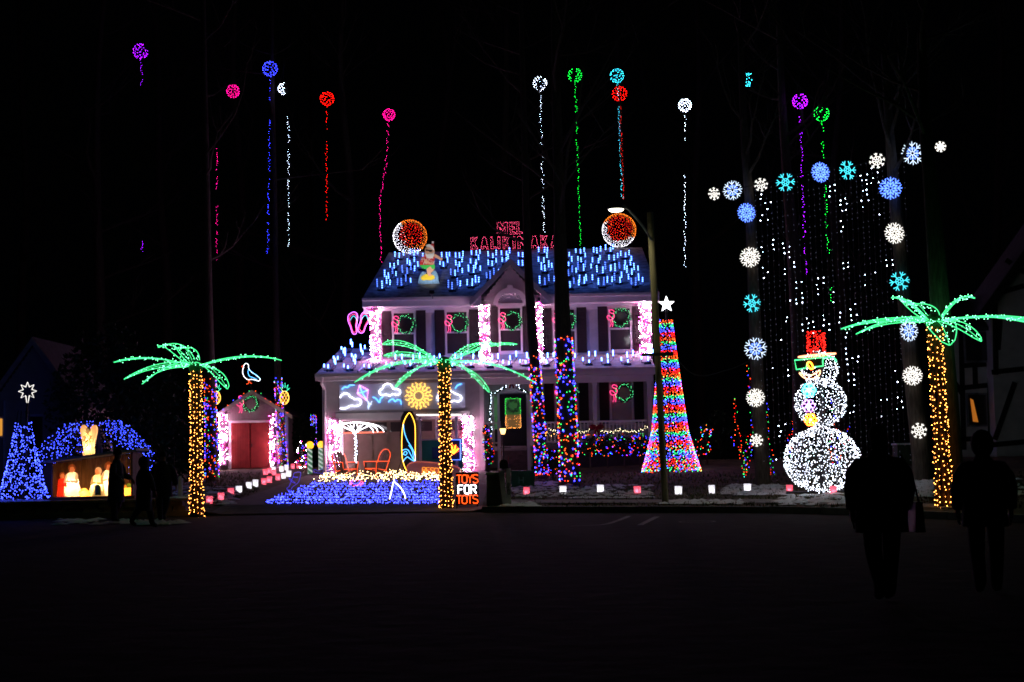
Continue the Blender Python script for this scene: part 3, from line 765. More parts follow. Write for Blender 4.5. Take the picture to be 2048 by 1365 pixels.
ply('shorts', [(682, 468), (760, 462), (805, 465), (808, 500), (785, 505), (770, 482), (735, 505), (700, 495)], mat('painted_green', (.05, .55, .10), .6, .05), 3)
sh = ply('shirt', [(725, 380), (760, 390), (800, 372), (825, 390), (805, 420), (800, 465), (740, 470), (680, 466), (688, 430), (700, 400)], mat('painted_red', (.55, .03, .04), .6, .06), 4)
b = MB()
for _ in range(60):
    a, c_ = R.uniform(695, 805), R.uniform(385, 462); q = P(*C4(a, c_), YS-.028*4-.006); b.lathe(q, [(.018, -.004), (.018, .004)], WHITE, 5)
    for i in range(len(b.v)-10, len(b.v)): 
        x_, y_, z_ = b.v[i]; b.v[i] = (x_, q.y+(z_-q.z), q.z+(y_-q.y))
b.build('shirt_dots', sh, kind='stuff')
ply('arm', [(800, 380), (825, 385), (855, 405), (878, 415), (860, 435), (835, 418), (808, 405)], SK, 5)
ply('arm', [(718, 420), (740, 428), (775, 450), (800, 452), (795, 465), (755, 462), (722, 445)], SK, 5)
hd = ply('head', [(728, 330), (760, 318), (800, 330), (805, 365), (795, 390), (745, 388), (726, 360)], SK, 5)
ply('beard', [(728, 365), (742, 380), (765, 372), (790, 372), (800, 360), (800, 395), (778, 415), (750, 412), (732, 395)], mat('painted_white', (.8, .8, .8), .6, .04), 6, hd)
ply('sunglasses', [(732, 338), (760, 345), (785, 345), (782, 358), (762, 358), (752, 350), (735, 352)], BLACK, 6, hd)
ply('hat_brim', [(738, 300), (760, 293), (790, 308), (802, 330), (800, 345), (785, 335), (760, 318), (740, 318)], mat('painted_white', (.8, .8, .8)), 6, hd)
ply('hat', [(775, 300), (785, 285), (792, 275), (800, 285), (803, 320), (790, 308)], mat('painted_red', (.55, .03, .04)), 7, hd)
ply('hat_bobble', [(783, 278), (790, 268), (800, 272), (801, 283), (790, 287)], mat('painted_white', (.8, .8, .8)), 8, hd)
MB().box(tuple(P(838, 583, YS)+V(0, -.1, 0)), tuple(P(874, 572, YS)+V(0, .25, 0)), BLACK).build('stand', sf)
fl = thing('roof_floodlight', 'small floodlight on an added arm out beyond the gutter, aimed up at the surfer cutout', 'floodlight', P(866, 603, YE+.25))
fp = V(P(866, 600, YE).x, YE-.85, zeb+.22)
MB().tube([fp+V(0, 0, -.05), V(fp.x, YE-.1, zeb+.05)], .02, METAL, 4).build('bracket', fl)  # added arm, holds the lamp out to spread its light evenly over the cutout
MB().box(fp-V(.1, .05, .05), fp+V(.1, .05, .08), METAL).build('housing', fl)
MB().box(fp+V(-.07, .052, -.02), fp+V(.07, .06, .06), emit('flood_lens', (1, .95, .9), 4)).build('lens', fl)
L = bpy.data.lights.new('flood_lamp', 'SPOT'); L.energy = 230; L.spot_size = radians(52); L.spot_blend = .5; L.color = (1, .93, .85); L.shadow_soft_size = .05
lo = bpy.data.objects.new('flood_lamp', L); col.objects.link(lo); lo.parent = fl; lo.matrix_parent_inverse = parent_inv(fl); lo.location = fp+V(0, .08, .03)
lo.rotation_euler = (P(858, 520, YS)-lo.location).to_track_quat('-Z', 'Y').to_euler()

# hanging balls with light strings
def sky_ball(label, px, py, rpx, m, segs, Y, bite=None, n=68):
    c_ = P(px, py, Y); r = rpx*Y/F
    t = thing('hanging_light_ball', label, 'light ball', c_, 'light balls hung high in the trees')
    b = MB()
    for d in fib(n):
        d = (d+V(J(.1), J(.1), J(.1))).normalized()
        if bite and bite(d): continue
        b.bulb(c_+d*r, .021, m)
    b.build('bulbs', t, kind='stuff')
    f = MB()
    for k in range(3):
        a = pi*k/3; f.tube([c_+V(cos(a)*cos(q*pi/6), sin(a)*cos(q*pi/6), sin(q*pi/6))*r*.96 for q in range(12)], .006, WIRE, 3, True)
    f.tube([c_+V(0, 0, r), c_+V(0, 0, r+8)], .006, WIRE, 3)
    f.build('wire_frame', t)
    s = MB(); w_ = MB()
    for pts in segs:
        path = pp(pts, Y); w_.tube(path, .006, WIRE, 3)
        for q in along(path, .085):
            if R.random() < .12: continue
            s.bulb(q+V(J(.045), J(.04), J(.03)), .0155, m)
    if segs: s.build('light_string', t, kind='stuff'); w_.build('cord', t)
YH = 63.5
sky_ball('purple light ball high at the far left', 281, 103, 15, BP, [[(282, 120), (283, 150)], [(283, 160), (283, 172)], [(284, 484), (284, 505)]], YH, lambda d: d.x > .5 and d.z > .1)
sky_ball('magenta light ball and pink string left of the blue one', 466, 183, 13, BM, [[(435, 298), (435, 342)], [(435, 355), (434, 380)], [(434, 412), (433, 520)]], YH)
sky_ball('blue light ball with long dangling string', 540, 138, 15, BLS, [[(540, 155), (539, 205)], [(539, 240), (538, 348)], [(538, 360), (537, 430)], [(537, 445), (536, 508)]], YH)
sky_ball('small white crescent light ball beside the blue one', 568, 178, 12, CW, [[(576, 235), (577, 285)], [(577, 300), (577, 352)], [(577, 360), (577, 415)], [(577, 428), (577, 498)]], YH, lambda d: d.x > .1 or d.x < -.95 and d.z > .5)
sky_ball('red light ball with string over the dark trees left of the house', 654, 198, 14, BR, [[(654, 216), (653, 262)], [(653, 285), (653, 443)]], YH)
sky_ball('magenta light ball whose string slants down to the left roof corner', 778, 230, 12, BM, [[(777, 243), (772, 330), (760, 400), (760, 450), (762, 524)]], YH)
sky_ball('split white light ball with string down to the roof sign', 1080, 167, 14, CW, [[(1081, 184), (1083, 280), (1086, 380)], [(1086, 392), (1088, 468)], [(1090, 498), (1090, 508)]], YH, lambda d: -.1 < d.x-.35*d.z < .3)
sky_ball('green light ball with string down to the ridge beside the trunk', 1150, 151, 14, BG, [[(1151, 170), (1154, 270)], [(1154, 282), (1158, 400), (1161, 500)]], YH, lambda d: -.45 < d.x-.2*d.z < .05)
sky_ball('cyan light ball above a red one over the right roof end', 1234, 152, 14, BC, [[(1235, 168), (1236, 200)], [(1237, 215), (1240, 300), (1245, 400)]], YH)
sky_ball('red light ball hanging just under the cyan one', 1239, 188, 15, BR, [[(1240, 210), (1244, 310), (1248, 398)]], YH+.5)
sky_ball('white light ball with broken string right of the street lamp', 1370, 211, 13, CW, [[(1371, 226), (1371, 284)], [(1370, 352), (1369, 450), (1369, 538)]], 52)
sky_ball('half hidden cyan light ball high above the snowflakes', 1497, 160, 13, BC, [], 48, lambda d: d.x < -.4 or d.x > .4)
sky_ball('purple light ball with long string through the snowflake arch', 1600, 203, 15, BP, [[(1601, 219), (1602, 248)], [(1602, 260), (1604, 360)], [(1605, 370), (1609, 480)], [(1609, 488), (1612, 553)]], 48, lambda d: d.z > .3 and abs(d.x+.1) < .25)
sky_ball('green light ball with long string through the snowflake arch', 1643, 228, 15, BG, [[(1644, 246), (1645, 262)], [(1645, 282), (1648, 320)], [(1650, 370), (1654, 460)], [(1655, 470), (1658, 508)], [(1662, 575), (1664, 610)]], 48)

# trees -----------------------------------------------------------------
def tree(label, base, tops, r0, nbranch=7, seed=1, reach=4., start=.5, group=None, bark=BARK, name='bare_tree', twig=True):
    """base point, list of points up the trunk, base radius"""
    rr_ = random.Random(seed)
    path = smooth_path([base-V(0, 0, .3), base+V(0, 0, .5)]+tops, 6); n = len(path); H_ = path[-1].z-path[0].z
    rad = [r0*(1-.72*i/(n-1)) for i in range(n)]; rad[0] = r0*1.45; rad[1] = r0*1.3; rad[2] = r0*1.15
    t = thing(name, label, 'tree', base, group)
    MB().tube(path, rad, bark, 9).build('trunk', t, True)
    b = MB()
    def br(p, d, L, r, lev):
        q = [p]; dd = d.copy()
        for k in range(4):
            dd = (dd+V(rr_.uniform(-.25, .25), rr_.uniform(-.25, .25), rr_.uniform(-.05, .25))).normalized(); q.append(q[-1]+dd*L/4)
        b.tube(q, [r*(1-.2*i) for i in range(5)], bark, 5 if lev < 1 else 3)
        if lev < 2:
            for k in range(4 if lev == 0 else 3):
                i = rr_.randint(1, 4); nd = (dd+V(rr_.uniform(-1, 1), rr_.uniform(-1, 1), rr_.uniform(-.3, .7))).normalized()
                br(q[i], nd, L*rr_.uniform(.35, .6), r*.5, lev+1)
    for k in range(nbranch):
        i = int((start+(1-start)*(k+rr_.random())/nbranch)*(n-1)); i = min(n-2, i); a = rr_.random()*2*pi
        br(path[i], V(cos(a), sin(a), rr_.uniform(.1, .7)).normalized(), reach*rr_.uniform(.5, 1.1), rad[i]*.38, 0)
    b.build('crown', t)
    return t, path, rad
def wrap(t, path, rad, z0, z1, mats, dens=1., r=.026, gap=.02):
    b = MB()
    for i in range(len(path)-1):
        p, q = path[i], path[i+1]
        L = (q-p).length; N = int(L*2*pi*rad[i]*75*dens)
        for _ in range(N):
            u = R.random(); c_ = p.lerp(q, u); ra = rad[i]*(1-u)+rad[i+1]*u
            if not (z0 <= c_.z <= z1): continue
            a = R.random()*2*pi; m = R.choice(mats); k = 1.45 if m is BLT else 1
            b.bulb(c_+V(cos(a), sin(a), 0)*(ra+gap), r*k*R.uniform(.8, 1.15), m)
    b.build('wrapped_bulbs', t, kind='stuff')
BLT = emit('bulb_trunk_blue', (.10, .10, 1), 3.5); BRT = emit('bulb_trunk_red', (1, .05, .02), 1.6); BOT = emit('bulb_trunk_orange', (1, .22, .05), 1.6); BGT = emit('bulb_trunk_green', (.08, .9, .25), 1.2)
MULTI = [BRT, BOT, BGT, BLT, BLT, BOT]
def wrapped(label, bpx, bpy_, tops_px, r0, ztop_py, seed, dens=1., reach=4, r=.026, zbot=.1, nb=7, start=.55, mats=MULTI):
    base = G(bpx, bpy_); Y = base.y
    tops = [P(x, y, Y) for x, y in tops_px]
    t, path, rad = tree(label, base, tops, r0, nb, seed, reach, start)
    wrap(t, path, rad, base.z+zbot, P(tops_px[0][0], ztop_py, Y).z, mats, dens, r)
    return base
wrapped('slender tree wrapped in coloured bulbs to the eaves, in front of the door', 1084, 957, [(1068, 712), (1058, 560), (1052, 400), (1046, 150), (1040, -60)], .24, 712, 3, .95, 3.5, .03, nb=9, start=.6)
wrapped('thick tree wrapped in coloured bulbs up to the second floor sill', 1140, 970, [(1127, 675), (1122, 520), (1118, 380), (1112, 150), (1108, -60)], .34, 675, 5, .85, 5, .032, nb=9, start=.6)
wrapped('tree wrapped in coloured bulbs behind the left palm', 424, 961, [(420, 760), (416, 600), (412, 350), (408, 120), (405, -80)], .27, 758, 7, 1., 5)
wrapped('slim tree wrapped in coloured bulbs right of the shed door', 566, 937, [(556, 757), (552, 600), (550, 400), (545, 150), (545, -60)], .2, 756, 9, 1.3, 4)
wrapped('short wrapped tree trunk between shed and garage', 627, 905, [(627, 830), (626, 600), (622, 400), (620, 100), (620, -60)], .26, 830, 13, 1.6, 5, zbot=.5)
T6 = wrapped('bare tree with a vertical line of snowflakes, beside the tree of lights', 1526, 971, [(1517, 800), (1508, 600), (1500, 420), (1490, 290), (1484, 160), (1480, 60)], .24, 2000, 17, 0, 4, nb=6, start=.62)
T8 = wrapped('leaning bare tree with snowflakes beside the right palm', 1846, 962, [(1826, 760), (1806, 560), (1790, 400), (1778, 250), (1768, 100)], .30, 2000, 19, 0, 4, nb=6, start=.7)
T9 = wrapped('tall tree right behind the right palm, lit green', 1903, 1005, [(1893, 800), (1876, 560), (1862, 380), (1850, 250), (1842, 60)], .32, 2000, 21, 0, 4, nb=5, start=.8)
T7 = wrapped('pale trunk rising behind the light curtain and snowman', 1604, 930, [(1598, 700), (1586, 500), (1574, 350), (1564, 200), (1558, 40)], .33, 2000, 23, 0, 4, nb=6, start=.65)
for k, (px, Y, lab) in enumerate([(205, 70, 'dark bare tree far behind the nativity stable'), (330, 76, 'dark bare tree far behind the left palm'), (480, 80, 'dark bare tree rising behind the shed'), (690, 75, 'dark bare tree behind the garage wing'), (880, 82, 'dark bare tree behind the left half of the roof'),
                                  (1010, 80, 'dark bare tree behind the roof sign'), (1250, 78, 'dark bare tree behind the right half of the roof'), (1400, 74, 'dark bare tree behind the tree of lights'), (1680, 66, 'dark bare tree behind the light curtain'), (2000, 72, 'dark bare tree behind the timbered house'), (40, 80, 'dark bare tree behind the left neighbour gable')]):
    b0 = gp(P(px, 800, Y).x, Y); tree(lab, b0, [P(px+J(8), 600, Y), P(px+J(15), 400, Y), P(px+J(20), 150, Y), P(px+J(25), -50, Y)], .36, 11, 40+k, 6, .35, 'dark trees behind the houses')

# palms -----------------------------------------------------------------
def palm(label, base, H_, fronds, seed, lean=V(0, 0, 0)):
    rr_ = random.Random(seed); t = thing('palm_light', label, 'palm light', base, 'rope light palm trees')
    top = base+V(0, 0, H_)+lean
    path = [base.lerp(top, k/8) for k in range(9)]
    rad = [.185-.045*min(1, k/3)+.012*k/8 for k in range(9)]
    b = MB()
    for k in range(5):
        a = 2*pi*k/5+.3; b.tube([p+V(cos(a), sin(a), 0)*rad[i]*.62 for i, p in enumerate(path)], [r_*.42 for r_ in rad], PALMB, 6)
    b.build('trunk', t, True)
    b = MB(); w_ = MB(); n = 11
    for k in range(n):
        a = 2*pi*k/n; L = [p+V(cos(a), sin(a), 0)*(rad[i]*1.06) for i, p in enumerate(path)]
        w_.tube(L, .006, WIRE, 3)
        for q in along(L, .115): b.bulb(q+V(J(.02), J(.02), J(.05)), .019, WW)
    b.build('trunk_bulbs', t, kind='stuff'); w_.build('trunk_cord', t)
    for (az, L, up, droop, wd, roll) in fronds:
        d = V(cos(az), sin(az), 0); s = V(-sin(az), cos(az), 0); s = (s*cos(roll)+V(0, 0, 1)*sin(roll)); n_ = 12
        mid = []; e1 = []; e2 = []
        o_ = top+d*.1-V(0, 0, .05)
        for k in range(n_+1):
            u = k/n_; c_ = o_+d*L*u+V(0, 0, up*sin(u*pi*.55)*1.2-droop*u*u); wv = wd*(sin(pi*min(1, u*.92+.04))**.6)*(1-.25*u) if 0 < u < 1 else .015
            mid.append(c_); e1.append(c_+s*wv); e2.append(c_-s*wv)
        f = MB(); f.tube(e1+e2[::-1], .016, NG, 5, True); f.tube(mid, .010, NG, 4)
        fo = f.build('frond', t)
        f = MB()
        for k in range(1, n_):
            for _ in range(3):
                q = e1[k].lerp(e2[k], rr_.random()); f.bulb(q+V(J(.06), J(.06), J(.05)), .0175, NGB)
        f.build('frond_bulbs', fo, kind='stuff')
    MB().ball(top+V(0, 0, -.08), .2, mat('palm_heart', (.03, .16, .05), .7), 8, 6).build('heart', t)
NGB = emit('bulb_mint', (.35, 1, .6), 2.6)
FL = [(pi, 2.05, .30, .22, .22, 0), (0, 2.15, .30, .26, .2, 0), (pi+.75, 1.45, .10, .62, .3, .25), (pi+.45, 1.75, .12, .5, .26, .2), (pi-.7, 1.5, .62, .15, .3, -.2), (-.85, 1.5, .06, .75, .32, -.3), (2.15, 1.2, .55, .1, .32, .1)]
FC = [(pi-.25, 1.6, .55, .1, .3, .25), (pi-.1, 1.5, .28, .1, .26, .2), (pi+.15, 2.25, .2, .72, .22, .1), (pi+.75, 1.55, .05, .75, .3, .25), (.25, 1.9, .45, .05, .22, -.1), (.5, 1.5, .55, .15, .28, .1), (-.2, 2.35, .12, .75, .16, -.1), (-.8, 1.6, 0, .85, .32, -.35)]
FR = [(pi+.1, 1.9, .12, .28, .2, .1), (pi+.35, 1.8, .10, .40, .2, .25), (0, 2.4, .16, .3, .2, 0), (.3, 2.3, .18, .25, .2, .1), (pi/2+.2, 1.0, .42, .02, .4, .1), (-pi/2, .9, -.02, .55, .32, .1), (.1, .8, .5, .12, .12, 0), (pi-.1, .75, .42, -.02, .12, 0), (-.9, 1.0, .0, .5, .3, .1)]
pb = G(393, 1034); palm('rope light palm with green fronds beside the three visitors', pb, P(397, 728, pb.y).z-pb.z, FL, 3)
pb2 = G(893, 1017); palm('rope light palm with green fronds in front of the garage', pb2, P(895, 722, pb2.y).z-pb2.z, FC, 4)
pb3 = G(1890, 1014); palm('rope light palm with green fronds beside the walkers on the far right', pb3, P(1868, 638, pb3.y).z-pb3.z, FR, 5, V(P(1868, 638, pb3.y).x-pb3.x, 0, 0))
# snowflakes -------------------------------------------------------------
def snowflake(label, px, py, rpx, style, Y):
    c_ = P(px, py, Y); r = rpx*Y/F
    t = thing('snowflake_light', label, 'snowflake', c_, 'rope light snowflakes')
    tilt = R.uniform(-.2, .2); yaw = R.uniform(-.45, .45)
    def q(a, d): 
        x, z = cos(a+tilt)*d, sin(a+tilt)*d; return c_+V(x*cos(yaw), x*sin(yaw), z)
    m, n, th = {'A': (NWW, 8, .017), 'B': (WICE, 8, .018), 'C': (NBL, 8, .021), 'D': (NWW, 8, .020), 'E': (NC, 6, .019)}[style]
    for k in range(n):
        b = MB(); a = 2*pi*k/n
        b.tube([q(a, r*.15), q(a, r)], th, m, 5)
        if style != 'A':
            for s in (-1, 1):
                b.tube([q(a, r*.62), q(a+s*.32, r*.95)], th, m, 4)
                if style in 'CD': b.tube([q(a, r*.30), q(a+s*.38, r*.62)], th, m, 4)
                if style == 'B': b.tube([q(a, r*.30), q(a+s*.40, r*.55)], th, NBL, 4)
        else:
            b.tube([q(a-.2, r*.95), q(a, r*.75), q(a+.2, r*.95)], th, m, 4)
        b.build('arm', t)
    if style in 'AE':
        rr_ = r*(.55 if style == 'A' else .38)
        MB().tube([q(2*pi*k/12, rr_) for k in range(12)], th, m, 5, True).build('ring', t)
    MB().tube([q(2*pi*k/8, r*.16) for k in range(8)], th*.8, m, 5, True).build('hub', t)
SF = [(1428, 388, 13, 'A', 'small white snowflake at the left end of the arch'), (1465, 381, 20, 'B', 'spiky white and blue snowflake near the left end of the arch'),
      (1522, 370, 14, 'A', 'small white snowflake just right of the first tree top'), (1571, 365, 19, 'E', 'cyan snowflake on the left half of the arch'),
      (1641, 345, 21, 'C', 'blue snowflake at the middle of the arch'), (1695, 341, 20, 'E', 'cyan snowflake right of the middle of the arch'),
      (1754, 322, 16, 'A', 'small white snowflake left of the leaning tree'), (1825, 307, 24, 'B', 'large spiky snowflake at the top right of the arch'),
      (1493, 426, 20, 'C', 'blue snowflake highest on the left snowflake tree'), (1500, 515, 21, 'D', 'bright white snowflake on the left tree under the blue one'),
      (1504, 607, 19, 'E', 'cyan snowflake halfway down the left snowflake tree'), (1511, 698, 23, 'B', 'spiky white snowflake on the left tree under the cyan one'),
      (1511, 796, 19, 'D', 'bright white snowflake low on the left snowflake tree'), (1513, 881, 13, 'A', 'small white snowflake lowest on the left snowflake tree'),
      (1781, 377, 23, 'C', 'blue snowflake highest on the leaning tree'), (1789, 467, 22, 'D', 'bright white snowflake on the leaning tree under the blue one'),
      (1799, 563, 20, 'E', 'cyan snowflake on the leaning tree left of the palm top'), (1818, 662, 22, 'B', 'spiky white snowflake among the right palm fronds'),
      (1825, 752, 20, 'D', 'bright white snowflake low on the leaning tree'), (1838, 862, 16, 'A', 'small white snowflake lowest on the leaning tree'),
      (1881, 294, 11, 'A', 'half hidden small white snowflake behind the tall green lit tree')]
for x, y, r, s, l in SF: snowflake(l, x, y, r, s, (T6.y-.34 if x < 1540 else T8.y-.42 if x < 1870 else T9.y+.6))
b = MB(); YA = (T6.y+T8.y)/2-.3
b.tube(smooth_path(pp([(1415, 386), (1470, 378), (1530, 366), (1640, 338), (1700, 334), (1760, 316), (1830, 300), (1890, 290)], YA), 4), .012, WIRE, 4)
tag(b.build('arch_cable'), 'thin dark cable carrying the snowflake arch between trees', 'cable')
# curtain of hanging bulbs
lit = {}
def cl(pxs): return pxs
clusters = [(1528, 403, 3), (1537, 412, 3), (1545, 398, 2), (1535, 430, 2), (1522, 440, 2), (1526, 490, 3), (1550, 490, 4), (1572, 495, 3), (1578, 508, 3), (1525, 550, 3), (1538, 545, 2), (1568, 548, 3), (1580, 540, 2), (1592, 525, 3),
            (1594, 590, 5), (1605, 588, 5), (1582, 600, 2), (1640, 570, 4), (1650, 585, 5), (1665, 590, 3), (1575, 640, 3), (1611, 640, 4), (1626, 655, 3), (1650, 640, 3), (1660, 660, 2), (1680, 640, 5), (1700, 630, 3), (1715, 615, 3), (1690, 675, 3),
            (1678, 405, 2), (1692, 408, 3), (1665, 385, 3), (1684, 430, 2), (1688, 452, 3), (1680, 455, 2), (1720, 370, 4), (1735, 360, 5), (1750, 350, 4), (1722, 405, 2), (1738, 400, 2), (1755, 425, 1), (1685, 535, 2), (1698, 532, 2),
            (1735, 560, 3), (1748, 550, 2), (1775, 535, 3), (1782, 525, 3), (1560, 680, 2), (1545, 730, 2), (1580, 745, 3), (1690, 710, 4), (1705, 715, 3), (1720, 720, 2), (1710, 760, 4), (1702, 765, 3), (1695, 820, 2), (1710, 825, 3), (1760, 815, 4), (1775, 812, 3), (1800, 810, 3), (1790, 750, 3),
            (1555, 860, 3), (1548, 930, 5), (1560, 940, 5), (1570, 850, 2), (1745, 875, 2)]
YCU = YA+.5
curt = thing('light_curtain', 'curtain of white bulb strings hanging between the two snowflake trees', 'light curtain', P(1680, 930, YCU))
cxs = [1518+10.6*k for k in range(29)]
for ci, cx in enumerate(cxs):
    ytop = 372-(cx-1518)*.19; w_ = MB(); u = MB(); lb = MB(); nl = 0
    top = P(cx-8, ytop-2, YCU); bot = P(cx+4, 925, YCU); bot.x = top.x
    w_.tube([top, bot], .004, WIRE, 3)
    L = (top-bot).length; k = 0
    while k*.145 < L:
        p = top-V(0, 0, k*.145); px_ = 1024+F*0
        # nearest cluster in the plane of the curtain
        hit = False
        for (x, y, n_) in clusters:
            q = P(x, y, YCU)
            if abs(q.x-p.x) < .085 and abs(q.z-p.z) < .07*n_: hit = R.random() < .68; break
        if hit: lb.bulb(p+V(J(.03), J(.02), J(.02)), R.choice([.018, .022, .027]), CW)
        elif R.random() < .6: u.bulb(p+V(J(.01), 0, 0), .016, UNLIT_GLOW)
        k += 1
    so = w_.build('cord', curt); u.build('unlit_bulbs_glow', so, kind='stuff')
    if lb.v: lb.build('lit_bulbs', so, kind='stuff')

# snowman ----------------------------------------------------------------
sb_ = G(1645, 988); YW = sb_.y; SNB = emit('bulb_snowman', (.88, .92, 1), 2.2)
sn = thing('snowman_light', 'big snowman of white bulbs with red top hat and green sunglasses', 'snowman', sb_)
def wball(name, cx, cy, rx, ry, n, ex=None):
    c_ = P(cx, cy, YW); a, e = rx*YW/F, ry*YW/F; b = MB(); fr = MB()
    for d in fib(n):
        d = (d+V(J(.09), J(.09), J(.09))).normalized()
        if ex and ex(d): continue
        b.bulb(c_+V(d.x*a, d.y*a*.8, d.z*e)*1.0+d*J(.035), .0172, SNB)
    o = b.build(name, sn); o['kind'] = 'stuff'
    for k in range(4):
        q = pi*k/4; fr.tube([c_+V(cos(q)*cos(s*pi/10)*a, sin(q)*cos(s*pi/10)*a*.8, sin(s*pi/10)*e)*.98+c_*.0 if False else c_+V(cos(q)*cos(s*pi/10)*a*.98, sin(q)*cos(s*pi/10)*a*.78, sin(s*pi/10)*e*.98) for s in range(20)], .012, METAL, 4, True)
    fr.build('hoop_frame', sn); return c_, a, e
wball('lower_ball', 1644, 920, 74, 64, 1500)
wball('middle_ball', 1641, 806, 50, 48, 600)
wball('head', 1640, 737, 35, 34, 360, lambda d: d.y < -.1 and d.x < .1 and d.z > -.35)
hat = MB(); hc = P(1632, 686, YW); hw, hh = 17.5*YW/F, 24*YW/F
for _ in range(240):
    a = R.random()*2*pi; hat.bulb(hc+V(cos(a)*hw+ (.02*J(1)), sin(a)*hw, R.uniform(-hh, hh)), .0165, emit('bulb_hat', (1, .05, .03), 1.7))
o = hat.build('hat', sn); o['kind'] = 'stuff'
C6 = lambda x, y: (1560+x/9.1, 650+y/9.1)
def sshape(name, ptss, m, r, closed=False, Y=None, smooth=True): return shape(name, ptss, m, sn, Y or YW-.42, r, closed, C6, smooth)
b = MB(); brc = P(1634, 711, YW)
b.tube([brc+V(cos(k*pi/10)*.46, sin(k*pi/10)*.42, .03*cos(k*pi/10)) for k in range(20)], .035, emit('rope_peach', (1, .45, .28), 2.6), 6, True); b.build('hat_brim', sn)
sshape('sunglasses', [[(265, 645), (780, 590), (785, 750), (600, 770), (560, 690), (530, 670), (500, 690), (470, 790), (300, 815)]], NG, .03, True, smooth=False)
sshape('temple', [[(785, 750), (790, 620), (960, 605), (1030, 680)], [(780, 590), (960, 595), (1030, 650)]], NG, .025)
b = MB().prism(pp([C6(*q) for q in [(280, 660), (770, 605), (770, 740), (600, 755), (540, 670), (490, 690), (465, 780), (305, 800)]], YW-.39), V(0, .02, 0), BLACK).build('lens', sn)
sshape('smile', [[(355, 875), (430, 900), (540, 920), (640, 890), (720, 830), (730, 870), (680, 950), (570, 985), (450, 970), (375, 910)]], emit('rope_cream', (1, .55, .3), 3), .024, True)
sshape('nose', [[(500, 700), (540, 680), (580, 720), (600, 790), (560, 800), (520, 760)]], BO, .02, True)
def flower(px, py, r, m1, m2):
    c_ = P(px, py, YW-.62); rr_ = r*YW/F; b = MB()
    for k in range(6):
        a = 2*pi*k/6; cc = c_+V(cos(a), 0, sin(a))*rr_*.62; b.tube([cc+V(cos(q*pi/4), 0, sin(q*pi/4))*rr_*.36 for q in range(8)], .018, m1, 4, True)
    b.ball(c_, rr_*.22, m2, 8, 5); b.build('flower_button', sn)
flower(1618, 781, 13, BC, CW); flower(1617, 812, 13, emit('rope_lavender', (.7, .35, 1), 3), CW); flower(1621, 840, 12, BO, NWW)
MB().tube([sb_+V(0, 0, -.1), P(1641, 720, YW)], .05, METAL, 6).tube([sb_+V(-.9, 0, .05), sb_+V(.9, 0, .05)], .04, METAL, 5).build('post', sn)

# cone trees of lights -----------------------------------------------------
mt = G(1343, 944); YM = mt.y
mg = thing('tree_of_lights', 'tall cone tree of banded red green and blue bulbs with white star', 'light tree', mt)
b = MB(); rows = 84; zt = P(1333, 640, YM).z; zb = mt.z+.05; prof = lambda t: (.22+.58*t**1.1+ .24*max(0, (t-.72)/.28)**1.2)
pat = [BOT2, BR2, BR2, BG2, BL2, BL2] if False else None
BR2 = emit('bulb_band_red', (1, .05, .02), 1.9); BO2 = emit('bulb_band_orange', (1, .22, .03), 1.7); BG2 = emit('bulb_band_green', (.10, 1, .40), 1.3); BL2 = emit('bulb_band_blue', (.13, .17, 1), 3.2)
seq = [BO2, BO2, BG2, BG2, BL2, BL2, BL2, BR2, BR2, BR2]
axis_b = mt+V(0, 0, 0); axis_t = P(1332, 640, YM)
for i in range(rows):
    t = (i+.5)/rows; r_ = prof(t); n_ = int(2*pi*r_/.10); c_ = axis_t.lerp(axis_b, t)
    for k in range(n_):
        a = 2*pi*(k+R.random()*.8)/n_; m = seq[i % 10] if R.random() < .88-.55*max(0, (t-.6)/.4) else R.choice([BR2, BO2, BG2, BL2, BL2])
        b.bulb(c_+V(cos(a)*r_, sin(a)*r_, J(.035)),   .026, m)
b.build('bulbs', mg, kind='stuff')
b = MB(); b.tube([mt-V(0, 0, .2), P(1333, 618, YM)], .05, METAL, 6)
for k in range(12):
    a = 2*pi*k/12; b.tube([axis_t.lerp(axis_b, t)+V(cos(a), sin(a), 0)*(prof(t)-.03) for t in (0, .25, .5, .72, .85, 1)], .008, METAL, 3)
b.build('cone_frame', mg)
def star(parent, c_, r, ri, n, m, tail=0, th=.022, fill=False):
    pts = []
    for k in range(2*n):
        a = pi/2+pi*k/n; d = r if k % 2 == 0 else ri
        if tail and k == n: d = tail
        pts.append(c_+V(cos(a)*d, 0, sin(a)*d))
    b = MB()
    if fill: b.prism([p+V(0, -.03, 0) for p in pts], V(0, .06, 0), m)
    else: b.tube(pts, th, m, 5, True)
    return b.build('star', parent)
star(mg, P(1333, 609, YM), .29, .12, 5, emit('star_white', (.95, .97, 1), 4), fill=True)
bt = G(46, 1003); YL = bt.y
bg = thing('blue_light_tree', 'blue cone tree of bulbs with white eight point star on the stone wall', 'light tree', bt)
b = MB(); f = MB(); top_ = P(47, 822, YL); 
for i in range(640):
    t = sqrt(R.random()*.96+.02); r_ = .17+.5*t**1.3+.08*max(0, t-.85)*6; a = R.random()*2*pi
    c_ = top_.lerp(bt+V(0, 0, .05), t); b.bulb(c_+V(cos(a)*r_, sin(a)*r_, J(.05)), .019, BL)
b.build('bulbs', bg, kind='stuff')
f.tube([bt, P(55, 806, YL)], .03, METAL, 5)
for k in range(8):
    a = 2*pi*k/8; f.tube([top_.lerp(bt, t)+V(cos(a), sin(a), 0)*(.15+.5*t**1.3) for t in (0, .3, .6, 1)], .008, METAL, 3)
f.build('cone_frame', bg)
star(bg, P(55, 783, YL), .25, .13, 8, NWW, .42, .026)

